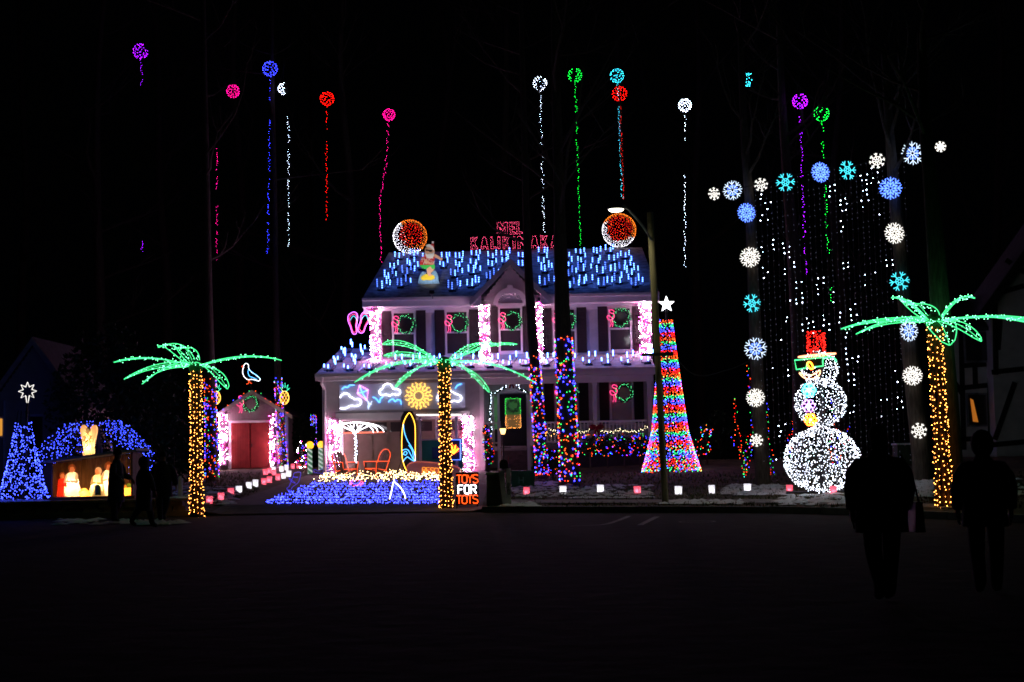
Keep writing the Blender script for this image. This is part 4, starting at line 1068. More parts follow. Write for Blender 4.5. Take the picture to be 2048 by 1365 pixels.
# stone wall and nativity --------------------------------------------------
x0 = -13.6
wl = thing('stone_wall', 'low rough stone retaining wall under the nativity and blue tree', 'wall', (-11, 38.9, 0))
row = 0; z = .0
for row in range(3):
    x = -17.2+J(.1); h = .135
    while x < -8.95:
        L = R.uniform(.25, .62); y = yk(x)+.10
        d = J(.02); s = MB()
        z0 = row*.14-.02; z1 = z0+h+J(.008)
        s.box((x, y+d, z0), (x+L-.015, y+.34, z1), STONE, R.uniform(.008, .025)); s.build('stone', wl); x += L
x0 = -17.2
while x0 < -8.95:
    MB().box((x0, yk(x0)+.05, .405), (x0+.78, yk(x0)+.5, .46), STONE, .008).build('capstone', wl); x0 += .8
YT = 40.6
st = thing('nativity_stable', 'open wooden stable with sloping roof on the stone wall', 'stable', P(165, 997, YT))
a = P(104, 995, YT); c_ = P(268, 995, YT); zfl = a.z+.0; zfl = max(gz(a.x, YT)+.06, a.z)
xA, xB = a.x, c_.x; zl, zr_ = P(104, 926, YT).z, P(225, 910, YT).z+.07*1
MB().box((xA-.05, YT-.15, gz(xA, YT)-.1), (xB+.05, YT+1.1, zfl), WOOD).build('floor', st)
n = 17
for k in range(n):
    x = xA+(xB-xA)*k/n; w_ = (xB-xA)/n; zt_ = zl+(zr_-zl)*(k+.5)/n
    MB().box((x+.006, YT+.95+J(.008), zfl+.001), (x+w_-.006, YT+.99, zt_), WOOD).build('board', st)
for s, zz in ((xA, zl), (xB-.06, zr_)):
    for k in range(3):
        MB().box((s, YT-.1+k*.35, zfl+.001), (s+.05, YT+.23+k*.35, zz-.01), WOOD).build('board', st)
b = MB(); q = [V(xA-.15, YT-.35, zl+.0), V(xB+.15, YT-.35, zr_+.03), V(xB+.15, YT+1.15, zr_+.03), V(xA-.15, YT+1.15, zl)]
b.prism(q, V(0, 0, .06), mat('stable_roof', (.16, .20, .20), .7, .3)); b.build('roof', st)
# blow-mould figures, each lit from within
def figure(name, label, px, py0, h, prof, robe, cy_=None, head=None, hood=None, lean=0, extras=None, Y=YT+.45):
    base = P(px, 993, Y); base.z = zfl+.001
    t = thing(name, label, 'figurine', base, 'glowing nativity figurines')
    b = MB(); b.lathe(base, [(r_*h, z_*h) for r_, z_ in prof], robe, 14, 1, .75)
    for i in range(len(b.v)):
        x, y, z = b.v[i]; b.v[i] = (x+lean*(z-base.z)**2, y, z)
    b.build('robe', t, True)
    inner_bulb(t, base+V(0, 0, .30*h), 7*h)
    hz = prof[-1][1]*h; inner_bulb(t, base+V(lean*hz*hz, -.02, hz+.07*h/.8), .35); hp = base+V(lean*hz*hz, -.02, hz+.07*h/.8)
    hb = MB(); hb.ball(hp, .078*h/.8, head, 10, 8, .9, .95, 1.2)
    hb.ball(hp+V(.0, -.075*h/.8, -.01), .014, head, 6, 4)
    hb.build('head', t, True)
    k = MB(); k.ball(hp+V(-.012*(1 if lean >= 0 else -1), .025, .02), .092*h/.8, hood, 10, 8, .98, .95, 1.15); 
    k.build('hood', t, True)
    for s in (-1, 1):
        ab = MB(); sh = base+V(lean*hz*hz+s*.13*h, -.03, hz*.86); ab.tube([sh, sh+V(s*.03, -.10*h, -.2*h), base+V(lean*.4+.02*s, -.2*h, hz*.62)], [.055*h, .05*h, .03*h], robe, 7)
        ab.build('sleeve', t, True)
    return t
def GS(n_, c, s):
    if n_ in MATS: return MATS[n_]
    m = bpy.data.materials.new(n_); m.use_nodes = True; nt = m.node_tree; out = nt.nodes['Material Output']; b_ = nt.nodes['Principled BSDF']
    b_.inputs['Base Color'].default_value = (*[x*.7 for x in c], 1); b_.inputs['Roughness'].default_value = .5
    b_.inputs['Emission Color'].default_value = (c[0], c[1]*.6, c[2]*.3, 1) if n_.startswith('glow') else (*c, 1); b_.inputs['Emission Strength'].default_value = 1.1 if n_.startswith('glow') else 1.2
    tr_ = nt.nodes.new('ShaderNodeBsdfTranslucent'); tr_.inputs[0].default_value = (*c, 1); mx = nt.nodes.new('ShaderNodeMixShader'); mx.inputs[0].default_value = .6
    nt.links.new(b_.outputs[0], mx.inputs[1]); nt.links.new(tr_.outputs[0], mx.inputs[2]); nt.links.new(mx.outputs[0], out.inputs[0])
    MATS[n_] = m; return m
def inner_bulb(t, p, e, c=(1, .62, .28)):
    L_ = bpy.data.lights.new('inner_bulb', 'POINT'); L_.energy = e*3; L_.color = c; L_.shadow_soft_size = .02
    o = bpy.data.objects.new('inner_bulb', L_); col.objects.link(o); o.parent = t; o.matrix_parent_inverse = parent_inv(t); o.location = p
KN = [(.30, 0), (.32, .06), (.30, .2), (.24, .38), (.20, .52), (.17, .66), (.08, .72)]
SKG = GS('glow_skin', (.85, .42, .22), .22); HAIRG = GS('glow_hair', (.22, .08, .03), .08)
figure('nativity_figurine', 'glowing kneeling figurine in red robe at the left of the stable', 123, 0, .72, KN, GS('glow_red', (.9, .07, .03), .8), head=SKG, hood=HAIRG, lean=.12)
figure('nativity_figurine', 'glowing figurine in white robe bowing beside the red robed one', 141, 0, .95, KN, GS('glow_white', (.95, .88, .75), 1.1), head=SKG, hood=HAIRG, lean=.10, Y=YT+.5)
figure('nativity_figurine', 'glowing kneeling figurine with white veil and teal skirt', 197, 0, .84, KN, GS('glow_cream', (.9, .78, .45), .8), head=SKG, hood=GS('glow_veil', (.92, .85, .65), .95), lean=-.05)
figure('nativity_figurine', 'glowing crowned figurine in white robe half hidden by a visitor', 218, 0, 1.0, KN, GS('glow_white', (.95, .88, .75), 1.1), head=SKG, hood=HAIRG, lean=0, Y=YT+.55)
mb_ = P(169, 992, YT+.3); mb_.z = zfl+.001
mgr = thing('manger', 'small glowing yellow manger between the kneeling figurines', 'figurine', mb_, 'glowing nativity figurines')
YEL = GS('glow_yellow', (.95, .60, .12), .75)
MB().lathe(mb_, [(.12, 0), (.16, .05), (.155, .13), (.10, .16)], YEL, 12, 1, .6).build('cradle', mgr, True)
inner_bulb(mgr, mb_+V(0, 0, .08), 2.2); inner_bulb(mgr, mb_+V(0, 0, .17), .5)
b = MB(); b.ball(mb_+V(0, 0, .17), .075, YEL, 10, 6, 1.1, .7, .7); b.ball(mb_+V(-.07, 0, .19), .04, YEL, 8, 6); b.build('swaddled_bundle', mgr, True)
mb2 = P(254, 992, YT+.3); mb2.z = zfl+.001
gf = thing('gift_basket_light', 'glowing orange and yellow basket at the right end of the stable', 'figurine', mb2, 'glowing nativity figurines')
MB().lathe(mb2, [(.15, 0), (.19, .08), (.17, .2), (.1, .22)], GS('glow_orange', (.95, .32, .06), .8), 12, 1, .7).build('basket', gf, True)
inner_bulb(gf, mb2+V(0, 0, .1), 3)
MB().ball(mb2+V(.06, -.02, .27), .07, GS('glow_leaf', (.3, .5, .08), .8), 8, 6).ball(mb2+V(-.07, 0, .25), .06, YEL, 8, 6).build('fruit', gf, True)
tl = mat('teal_skirt', (.06, .24, .24), .5)
for ob in list(col.objects):
    if ob.get('label', '').startswith('glowing kneeling figurine with white veil'):
        bp = Vector(ob.location); MB().lathe(bp+V(.02, -.14, .02), [(.12, 0), (.11, .12), (.07, .26), (.03, .30)], tl, 10, 1, .6).build('skirt', ob, True)
# angel on the roof
YAn = YT+.3; ab_ = P(177, 912, YAn)
an = thing('angel_light', 'glowing cream angel with tall folded wings on the stable roof', 'figurine', ab_)
C7 = lambda x, y: (90+x/8.03, 840+y/8.03)
AG = GS('glow_angel', (.95, .80, .50), .95); AG2 = GS('glow_angel_wing', (.92, .70, .48), .42)
w_ = smooth_path(pp([C7(*q) for q in [(610, 570), (620, 470), (600, 360), (572, 230), (568, 140), (600, 88), (640, 100), (668, 145), (696, 160), (725, 140), (755, 95), (795, 85), (822, 130), (818, 220), (790, 330), (770, 430), (765, 570)]], YAn+.06), 3, True)
MB().prism(w_, V(0, .16, 0), AG2).build('wings', an); inner_bulb(an, P(177, 893, YAn+.14), 2.6); inner_bulb(an, P(177, 868, YAn+.14), .8)
o_ = P(176, 911, YAn); inner_bulb(an, o_+V(0, 0, .22), 1.5); inner_bulb(an, o_+V(0, 0, .46), .5)
b = MB(); b.lathe(o_, [(.13, 0), (.125, .15), (.10, .4), (.085, .52), (.06, .60)], AG, 12, 1, .6); b.build('robe', an, True)
b = MB(); b.ball(o_+V(0, -.02, .67), .07, AG, 10, 8, .9, .9, 1.2); b.build('head', an, True)
b = MB(); b.ball(o_+V(0, .012, .695), .078, mat('dark_hair', (.03, .02, .015), .7), 10, 8, .95, .9, 1.05); b.build('hair', an, True)
for s in (-1, 1):
    b = MB(); b.tube([o_+V(s*.085, -.03, .54), o_+V(s*.08, -.10, .42), o_+V(s*.015, -.14, .50)], [.03, .028, .018], AG, 6); b.build('arm', an, True)
for (xa, ya, xb, yb) in ((655, 355, 695, 320), (628, 468, 688, 408)):
    MB().tube([P(*C7(xa, ya), YAn-.14), P(*C7(xb, yb), YAn-.13)], .012, mat('dark_sash', (.05, .03, .02), .7), 5).build('sash', an)

# weeping tree of blue bulbs over the stable
wb = G(205, 985); wb.y = 42.6; wb.x = P(200, 900, 42.6).x; wb.z = gz(wb.x, 42.6)
we = thing('weeping_tree', 'weeping tree hung with blue bulbs arching over the stable', 'tree', wb)
crown = P(195, 850, 42.6)
MB().tube([wb-V(0, 0, .2), wb.lerp(crown, .5)+V(.05, 0, 0), crown], [.12, .09, .05], BARK, 7).build('trunk', we)
b = MB(); lb = MB()
for k in range(72):
    s = -1 if k % 2 else 1; L = R.uniform(.25, 1.6); dy = R.uniform(-.9, .6); drop = R.uniform(.25, .9)
    e = crown+V(s*L, dy, -.12-L*.38+.16*(1-L/1.6)); s0 = crown+V(s*L*.2, dy*.2, .02)
    path = smooth_path([crown, crown+V(s*L*.45, dy*.5, .06), e, e+V(s*.12, 0, -drop*.5), e+V(s*.14, 0, -drop)], 4)
    b.tube(path, [.02-.0008*i for i in range(len(path))], BARK, 3)
    for q in along(path[4:], .125):
        if q.z < wb.z+.6: continue
        lb.bulb(q+V(J(.06), J(.06), J(.05)), .017, BL)
b.build('crown', we); lb.build('bulbs', we, kind='stuff')
bs = P(265, 960, 42.0); bs.z = gz(bs.x, 42)
sh_ = thing('blue_lit_shrub', 'narrow shrub of bright pale blue bulbs beside the stable', 'shrub', bs)
b = MB(); lb = MB()
for _ in range(260):
    t = R.random(); c_ = P(258+10*t, 975-75*t, 42)+V(J(.17), J(.15), J(.05)); d = V(J(1), J(1), J(1)).normalized()*.12; s = d.cross(V(J(1), J(1), J(1))).normalized()*.03
    b.add([c_-s, c_+s, c_+d], [(0, 1, 2)], LEAFM); lb.bulb(c_, .019, emit('bulb_pale_blue', (.22, .38, 1), 4.5)) if R.random() < .75 else None
b.tube([bs, bs+V(.0, 0, 1.2)], .03, BARK, 5)
b.build('foliage', sh_); lb.build('bulbs', sh_, kind='stuff')
# ground lights: sea and sand on the drive ---------------------------------
def poly_pts(poly, n):
    xs_ = [p[0] for p in poly]; ys_ = [p[1] for p in poly]; out = []
    while len(out) < n:
        x, y = R.uniform(min(xs_), max(xs_)), R.uniform(min(ys_), max(ys_)); ins = False
        for (a, c_), (e, g_) in zip(poly, poly[1:]+poly[:1]):
            if (c_ > y) != (g_ > y) and x < (e-a)*(y-c_)/(g_-c_)+a: ins = not ins
        if ins: out.append((x, y))
    return out
sea = thing('sea_of_lights', 'carpet of blue bulbs spread like a sea on the driveway', 'light carpet', G(720, 1005))
SEA = [(522, 1012), (560, 994), (628, 968), (886, 966), (886, 1010)]
b = MB()
for x, y in poly_pts(SEA, 1750):
    yy = round((y-966)/5.5)*5.5+966+J(1.7); p = G(x, min(1011, yy)); b.bulb(p+V(0, 0, .05+R.random()*.03), .0175, BLS if R.random() < .6 else BL)
b.build('bulbs', sea, kind='stuff')
w_ = MB()
for k in range(9):
    y = 966+5.5*k; xa = 628-(y-968)*2.35; w_.tube([G(x, y)+V(0, 0, .03) for x in (xa, (xa+886)/2, 886)], .01, WIRE, 3)
w_.build('cord', sea)
sand = thing('sand_of_lights', 'carpet of warm yellow bulbs spread like sand before the garage', 'light carpet', G(760, 960))
b = MB()
for x, y in poly_pts([(626, 967), (650, 952), (690, 941), (760, 940), (815, 945), (886, 955), (886, 966)], 620):
    p = G(x, y); b.bulb(p+V(0, 0, .05+R.random()*.14), .021, WW2)
b.build('bulbs', sand, kind='stuff')
cr = thing('crab_light', 'small pink bulb crab among the blue sea lights', 'light figure', G(713, 975))
b = MB()
for k in range(40):
    a = 2*pi*k/40; b.bulb(G(713+13*cos(a), 975+5*sin(a))+V(0, 0, .14+J(.05)), .016, PKS)
b.build('bulbs', cr, kind='stuff')
fin = G(795, 1000)
def onground(name, label, cat, ptss, m, base, conv, r=.022, closed=True, th=None):
    Y = base.y-.05; b = MB()
    for q in ptss: rope(b, [conv(*z) for z in q], Y, m, r, closed, 4)
    o = b.build(name); tag(o, label, cat); return o
onground('shark_fin_light', 'white rope light shark fin standing in the blue sea lights', 'light figure', [[(605, 1210), (615, 1165), (632, 1080), (655, 1092), (690, 1125), (715, 1170), (722, 1208), (690, 1216), (650, 1214)]], emit('rope_fin', (.85, .88, 1), 4), fin, C3)
C2b = lambda x, y: (560+x/7.186, 820+y/7.186)
db = G(588, 984)
onground('dolphin_light', 'dim blue wire dolphin at the left edge of the sea lights', 'light figure', [[(95, 1130), (130, 1105), (160, 1030), (190, 960), (200, 915), (240, 900), (295, 900), (290, 960), (265, 1040), (220, 1080), (180, 1110), (150, 1160), (125, 1150)], [(190, 960), (215, 975), (260, 970)], [(130, 980), (160, 1030), (220, 1055)]], NDB, db, C2b, .012)
db2 = G(642, 952)
onground('dolphin_light', 'dim blue wire dolphin beside the garage corner', 'light figure', [[(480, 870), (510, 860), (545, 880), (600, 850), (625, 820), (660, 800), (700, 810), (735, 850), (720, 890), (660, 900), (610, 915), (560, 910), (520, 905), (490, 900)], [(620, 820), (618, 930)], [(680, 790), (685, 900)]], NDB, db2, C2b, .010)

# parasol, chairs, boards, beach hut before the garage ----------------------
YP = 54.4
pbs = gp(P(713, 940, YP).x, YP); ptop = P(711, 866, YP); rr_ = 57*YP/F; hh = 21*YP/F
par = thing('parasol_light', 'white rope light beach parasol in front of the garage door', 'parasol', pbs)
b = MB(); b.tube([pbs, ptop+V(0, 0, hh)], .03, METAL, 6)
b.build('pole', par)
b = MB()
for q in along([pbs+V(0, 0, .3), ptop], .035): b.bulb(q+V(J(.05), -.05+J(.03), 0), .026, CW)
b.build('pole_bulbs', par, kind='stuff')
for k in range(8):
    a = 2*pi*k/8+.2; pts = [ptop+V(cos(a)*rr_*sin(u*pi/2), sin(a)*rr_*sin(u*pi/2), hh*cos(u*pi/2)) for u in (0, .2, .4, .6, .8, 1)]
    MB().tube(pts, .022, NW, 5).build('rib', par)
    MB().tube([ptop+V(0, 0, .02), ptop+V(cos(a+.39)*rr_*.6, sin(a+.39)*rr_*.6, hh*.75)], .014, NW, 4).build('strut', par)
MB().tube([ptop+V(cos(k*pi/16)*rr_, sin(k*pi/16)*rr_, 0) for k in range(32)], .016, emit('rope_coral', (1, .25, .12), 1.6), 4, True).build('rim', par)
CHW = mat('chair_wood', (.20, .15, .13), .7, .25, 6)
def chair(label, px, py, rot):
    base = G(px, py); base = gp(P(px, py, 54.0).x, 54.0)
    t = thing('adirondack_chair', label, 'chair', base, 'orange edged garden chairs')
    def loc(x, y, z): return base+V(x*cos(rot)-y*sin(rot), x*sin(rot)+y*cos(rot), z)
    def plank(name, A, B, wv, th):
        A, B, wv = Vector(A), Vector(B), Vector(wv); n = (B-A).cross(wv).normalized()*th
        L = [loc(*(A-wv)), loc(*(A+wv)), loc(*(B+wv)), loc(*(B-wv))]; L2 = [loc(*(Vector(q)+n)) for q in (A-wv, A+wv, B+wv, B-wv)]
        return MB().add(L+L2, [(0, 1, 2, 3), (7, 6, 5, 4), (0, 4, 5, 1), (1, 5, 6, 2), (2, 6, 7, 3), (3, 7, 4, 0)], CHW).build(name, t)
    for k in range(5):
        x = (k-2)*.115; top = 1.0-.035*(k-2)**2
        plank('back_slat', (x, .18, .22), (x*1.1, .42, top), (.05, 0, 0), .02)
    for k in range(4): plank('seat_slat', (-.26, -.28+.13*k, .34-.035*k), (.26, -.28+.13*k, .34-.035*k), (0, .055, 0), .02)
    for s in (-1, 1):
        plank('arm', (s*.34, -.36, .56), (s*.32, .34, .55), (.065, 0, 0), .02); plank('leg', (s*.30, -.33, 0), (s*.30, -.33, .56), (0, .05, 0), .025); plank('leg', (s*.28, .45, 0), (s*.28, -.30, .30), (0, .03, .04), .025)
    b = MB(); out = [(-.29, .16, .25), (-.31, .36, .75), (-.24, .41, .92), (-.1, .43, 1.02), (.1, .43, 1.02), (.24, .41, .92), (.31, .36, .75), (.29, .16, .25)]
    b.tube(smooth_path([loc(x, y-.03, z) for x, y, z in out], 3), .016, NO, 4)
    for s in (-1, 1):
        b.tube([loc(s*.30, .3, .58), loc(s*.36, -.38, .59), loc(s*.31, -.37, .3), loc(s*.31, -.37, .02)], .016, NO, 4)
        b.tube([loc(s*.28, -.36, .33), loc(s*.27, .15, .25), loc(s*.28, .45, .02)], .014, NO, 4)
    b.tube([loc(-.31, -.37, .33), loc(.31, -.37, .33)], .016, NO, 4)
    b.build('edge_rope', t)
chair('orange edged garden chair left of the parasol pole', 689, 945, .75)
chair('orange edged garden chair right of the parasol pole', 756, 944, -.75)
YSB = 54.7
sbd = thing('surfboard_sign', 'upright black surfboard outlined in yellow with blue wave, before garage', 'surfboard', gp(P(817, 940, YSB).x, YSB))
C5 = lambda x, y: (780+x/8.533, 800+y/8.533)
w_ = pp([C5(*q) for q in [(185, 300), (240, 195), (375, 190), (435, 290), (465, 500), (460, 900), (440, 1200), (240, 1220), (180, 950), (165, 600)]], YSB)
MB().prism(w_, V(0, .05, 0), BLACK).build('board', sbd)
shape('outline_rope', [[(325, 225), (380, 290), (420, 400), (432, 520), (432, 800), (428, 1050), (400, 1170), (340, 1230), (280, 1200), (235, 1100), (205, 960), (200, 700), (215, 480), (245, 350)]], emit('rope_gold', (1, .6, .10), 3), sbd, YSB-.02, .026, True, C5)
shape('wave_rope', [[(228, 420), (245, 550), (290, 680), (350, 780), (395, 860), (428, 960), (432, 1050)], [(400, 1010), (385, 880), (320, 770)], [(225, 940), (240, 900), (270, 880), (290, 910), (265, 945), (240, 930)], [(215, 860), (270, 845), (310, 860), (345, 920), (395, 1010), (428, 1060)], [(222, 1060), (255, 1010), (300, 975), (345, 1010), (425, 1055)]], NB, sbd, YSB-.025, .018, False, C5)
for s in (790, 840): MB().tube([P(817, 880, YSB+.05), gp(P(s, 940, YSB).x, YSB+.6)], .02, METAL, 4).build('prop', sbd)
YRB = 53.7
rb_ = thing('rescue_board', 'pink rescue board leaning before the beach hut with orange lettering', 'surfboard', gp(P(870, 950, YRB).x, YRB))
w_ = smooth_path(pp([C5(*q) for q in [(275, 1190), (285, 1130), (340, 1085), (450, 1062), (700, 1075), (1000, 1110), (1160, 1160), (1215, 1230), (1150, 1290), (900, 1310), (600, 1320), (380, 1290), (300, 1240)]], YRB), 3, True)
RB1 = mat('rescue_pink', (.88, .42, .55), .4, .05)
zb_ = min(p_.z for p_ in w_)
w_ = [p_+V(0, (p_.z-zb_)*.8, 0) for p_ in w_]
MB().prism(w_, V(0, .07, .04), RB1).build('board', rb_)
b = MB(); pt_ = w_[:]+[w_[0]]
for q in along(pt_, .05): b.bulb(q+V(0, -.02, 0), .013, BOS if False else emit('bulb_amber_dim', (1, .32, .10), 1.2))
b.build('edge_bulbs', rb_, kind='stuff')
STK = {'R': [[(0, 0), (0, 1), (.5, 1), (.6, .85), (.6, .65), (.5, .5), (0, .5)], [(.3, .5), (.62, 0)]], 'E': [[(.6, 1), (0, 1), (0, 0), (.6, 0)], [(0, .5), (.45, .5)]],
       'S': [[(.6, .85), (.5, 1), (.12, 1), (0, .85), (.02, .62), (.55, .42), (.6, .18), (.5, 0), (.1, 0), (0, .15)]], 'C': [[(.6, .82), (.48, 1), (.14, 1), (0, .82), (0, .18), (.14, 0), (.48, 0), (.6, .18)]],
       'U': [[(0, 1), (0, .18), (.13, 0), (.47, 0), (.6, .18), (.6, 1)]], 'T': [[(0, 1), (.6, 1)], [(.3, 1), (.3, 0)]], 'O': [[(.14, 0), (0, .18), (0, .82), (.14, 1), (.46, 1), (.6, .82), (.6, .18), (.46, 0), (.14, 0)]],
       'Y': [[(0, 1), (.3, .5), (.6, 1)], [(.3, .5), (.3, 0)]], 'F': [[(0, 0), (0, 1), (.58, 1)], [(0, .52), (.45, .52)]], 'H': [[(0, 0), (0, 1)], [(.6, 0), (.6, 1)], [(0, .5), (.6, .5)]],
       '2': [[(0, .8), (.12, 1), (.48, 1), (.6, .8), (.55, .55), (0, 0), (.6, 0)]], '0': [[(.14, 0), (0, .18), (0, .82), (.14, 1), (.46, 1), (.6, .82), (.6, .18), (.46, 0), (.14, 0)]]}
def write(txt, px, py, h, adv, Y, m, r, parent, dy=0):
    for i, ch in enumerate(txt):
        o_ = P(px+adv*i, py+dy*i, Y); s = h*Y/F; b = MB()
        for st_ in STK[ch]: b.tube([o_+V(a*s, 0, c_*s) for a, c_ in st_], r, m, 4)
        b.build('letter', parent)
write('RESCUE', 845, 946, 10.5, 8.0, YRB+.12, emit('rope_amber', (1, .42, .05), 1.6), .018, rb_, .35)
YHu = 55.3
hut = thing('beach_hut', 'small beach hut bar with teal counter and white posts before the garage', 'beach hut', gp(P(880, 940, YHu).x, YHu))
LIL = mat('lilac_white', (.62, .56, .70), .5, .05)
zg_ = gz(-3, YHu)
for px in (840, 884, 913):
    x = P(px, 880, YHu).x; MB().box((x-.05, YHu, zg_), (x+.05, YHu+.1, P(px, 833, YHu).z), LIL).build('post', hut)
x0, x1 = P(841, 900, YHu).x, P(925, 900, YHu).x
MB().box((x0+.05, YHu+.02, zg_), (x1, YHu+.08, P(880, 881, YHu).z), TEAL).build('counter_front', hut)
MB().box((x0, YHu-.12, P(880, 881, YHu).z+.001), (x1, YHu+.3, P(880, 881, YHu).z+.05), LIL).build('counter_top', hut)
MB().box((x0-.05, YHu-.1, P(880, 833, YHu).z), (x1+.05, YHu+.9, P(880, 833, YHu).z+.08), WHITE).build('roof', hut)
MB().tube([P(833, 830, YHu-.12), P(922, 830, YHu-.12)], .03, emit('rope_roof_white', (1, .93, .9), 3), 5).build('roof_rope', hut)
a = P(864, 895, YHu-.02); c_ = P(884, 918, YHu-.02)
MB().box((a.x, YHu-.01, c_.z), (c_.x, YHu+.018, a.z), mat('deep_blue_panel', (.02, .06, .22), .4)).build('menu_panel', hut)
MB().box((P(868, 840, YHu).x, YHu+.7, P(868, 881, YHu).z), (P(872, 840, YHu).x, YHu+.75, P(868, 836, YHu).z), WHITE).build('inner_post', hut)
# little white figure behind the counter
YFi = YHu+.45; fb = P(878, 905, YFi)
fb.z = gz(fb.x, YFi)
fig = thing('white_figure', 'slim white figure with one raised arm behind the hut counter', 'figure', fb)
WHF = mat('figure_white', (.62, .58, .70), .5, .04)
b = MB(); o_ = P(880, 890, YFi)
b.tube([V(o_.x, YFi, fb.z), V(o_.x, YFi, o_.z-.2), o_, P(880, 866, YFi), P(881, 858, YFi)], [.05, .07, .11, .13, .05], WHF, 8)
b.tube([P(879, 864, YFi), P(873, 860, YFi-.05), P(870.5, 854, YFi-.1)], [.045, .04, .025], WHF, 6); b.tube([P(882, 864, YFi), P(886, 872, YFi), P(884, 880, YFi-.1)], [.045, .04, .025], WHF, 6)
b.ball(P(882, 851, YFi), .11, WHF, 10, 8, .9, .95, 1.15); b.build('body', fig, True)
ss = thing('shell_sign', 'blue rope light frame with orange shell right of the palm trunk', 'light sign', P(907, 920, YHu-.2))
sgn = [(893, 880), (921, 880), (921, 920), (893, 920)]
rope(b := MB(), sgn, YHu-.2, NBL, .035, True, 4, False); b.build('frame_rope', ss)
MB().prism(pp(sgn, YHu-.17), V(0, .03, 0), mat('navy_board', (.015, .02, .09), .5)).build('board', ss)
b = MB()
for k in range(9): b.tube([P(907, 908, YHu-.21), P(907+11*cos(pi*k/8), 902-12*sin(pi*k/8), YHu-.21)], .018, BO if k % 2 else emit('rope_shell', (1, .20, .05), 2), 4)
b.build('shell', ss)
MB().tube([P(907, 920, YHu-.16), gp(P(907, 940, YHu).x, YHu-.2)], .03, METAL, 5).build('leg', ss)

# letter sign near the palm
YTO = G(935, 1018).y
ts = thing('toy_drive_sign', 'black roadside sign with glowing orange and white capital letters on three lines', 'sign', G(935, 1018))
q = pp([(911, 946), (957, 944.5), (957.5, 1009), (911.5, 1011)], YTO)
MB().prism(q, V(0, .08, 0), BLACK).build('board', ts)
fr_ = MB()
for px in (914, 955): fr_.tube([P(px, 1008, YTO+.04), V(P(px, 1008, YTO).x, YTO+.04, gz(0, YTO)-.1)], .02, METAL, 4)
fr_.build('legs', ts)
ORG = emit('rope_sign_orange', (1, .16, .03), 2.6)
write('TOYS', 913.5, 967, 16, 10.9, YTO-.03, ORG, .019, ts, -.3); write('FOR', 916.5, 988, 16.5, 12.8, YTO-.03, NW, .024, ts, -.3); write('TOTS', 913.5, 1008, 16, 10.9, YTO-.03, ORG, .019, ts, -.3)
# small bulb flower above the sign
flw = thing('lantern_flower', 'small cream bulb flower ornament just above the letter sign', 'ornament', P(926, 943, YTO+2))
b = MB(); c_ = P(926, 943, 52)
for k in range(8):
    a = 2*pi*k/8; b.bulb(c_+V(cos(a)*.10, 0, sin(a)*.10), .04, NWW)
b.bulb(c_, .04, NWW); b.build('bulbs', flw); MB().tube([c_, gp(c_.x, 52)], .012, METAL, 4).build('stem', flw)

# mailbox group -------------------------------------------------------------
Ym = G(1013, 1012).y
bn = G(990, 1012)
tr = thing('recycling_bin', 'dull green grey wheeled bin lying between sign and mailbox post', 'bin', bn)
b = MB(); w2 = 17*Ym/F; h2 = 62*Ym/F
b.box(bn+V(-w2, 0, 0), bn+V(w2, .55, h2), mat('bin_plastic', (.16, .17, .12), .6, .2, 4), .02).build('body', tr)
MB().box(bn+V(-w2-.02, -.03, h2+.001), bn+V(w2+.02, .58, h2+.06), mat('bin_lid', (.13, .14, .10), .6, .2), .03).build('lid', tr)
for s in (-1, 1): MB().lathe(bn+V(s*(w2-.08), .6, .08), [(.08, -.03), (.08, .03)], BLACK, 10).build('wheel', tr)
mbp = G(1014, 1012)
ml = thing('mailbox', 'dark mailbox on a white post with slanting brace beside the driveway', 'mailbox', mbp)
m_ = Ym/F; PW = mat('white_post_paint', (.45, .47, .45), .6, .2, 5)
ps = MB().box(mbp+V(-.01, 0, -.1), mbp+V(.11, .12, 74*m_), PW).build('post', ml)
MB().add([mbp+V(-.20, -.02, 70*m_), mbp+V(-.06, -.02, 70*m_), mbp+V(.0, -.02, -.05), mbp+V(-.10, -.02, -.05), mbp+V(-.20, .08, 70*m_), mbp+V(-.06, .08, 70*m_), mbp+V(.0, .08, -.05), mbp+V(-.10, .08, -.05)], [(0, 3, 2, 1), (4, 5, 6, 7), (0, 1, 5, 4), (1, 2, 6, 5), (2, 3, 7, 6), (3, 0, 4, 7)], PW).build('brace', ml)
bx = mbp+V(-.06, -.2, 74*m_+.001); L = []; n = 8
b = MB(); prof = [(-.11, 0), (.11, 0), (.11, .14)]+[(.11*cos(pi*k/6), .14+.10*sin(pi*k/6)) for k in range(1, 6)]+[(-.11, .14)]
b.prism([bx+V(x, 0, z) for x, z in prof], V(0, .5, 0), BLACK).build('box', ml)
MB().box(bx+V(.112, .1, .12), bx+V(.125, .16, .30), REDP).build('flag', ml)
write_y = mbp.y-.012
for k, ch in enumerate('20'):
    b = MB(); o_ = mbp+V(.025, -.01, .45-.16*k)
    for st_ in STK[ch]: b.tube([o_+V(a*.10, 0, c_*.12) for a, c_ in st_], .008, BLACK, 4)
    b.build('digit', ml)
gb_ = G(1046, 975); gbx = thing('green_garden_box', 'dark green box with pale letter H behind the mailbox', 'box', gb_)
YG_ = gb_.y; w2 = 23*YG_/F
MB().box(gb_+V(-w2, 0, 0), gb_+V(w2, .5, 30*YG_/F), mat('green_box_paint', (.02, .10, .05), .5, .3)).build('body', gbx)
MB().box(gb_+V(-w2-.03, -.03, 30*YG_/F+.001), gb_+V(w2+.03, .53, 30*YG_/F+.05), mat('green_box_lid', (.03, .13, .07), .5, .3)).build('lid', gbx)
o_ = gb_+V(-.12, -.012, .12); b = MB()
for st_ in STK['H']: b.tube([o_+V(a*.22, 0, c_*.2) for a, c_ in st_], .012, mat('pale_green', (.15, .30, .2), .6), 4)
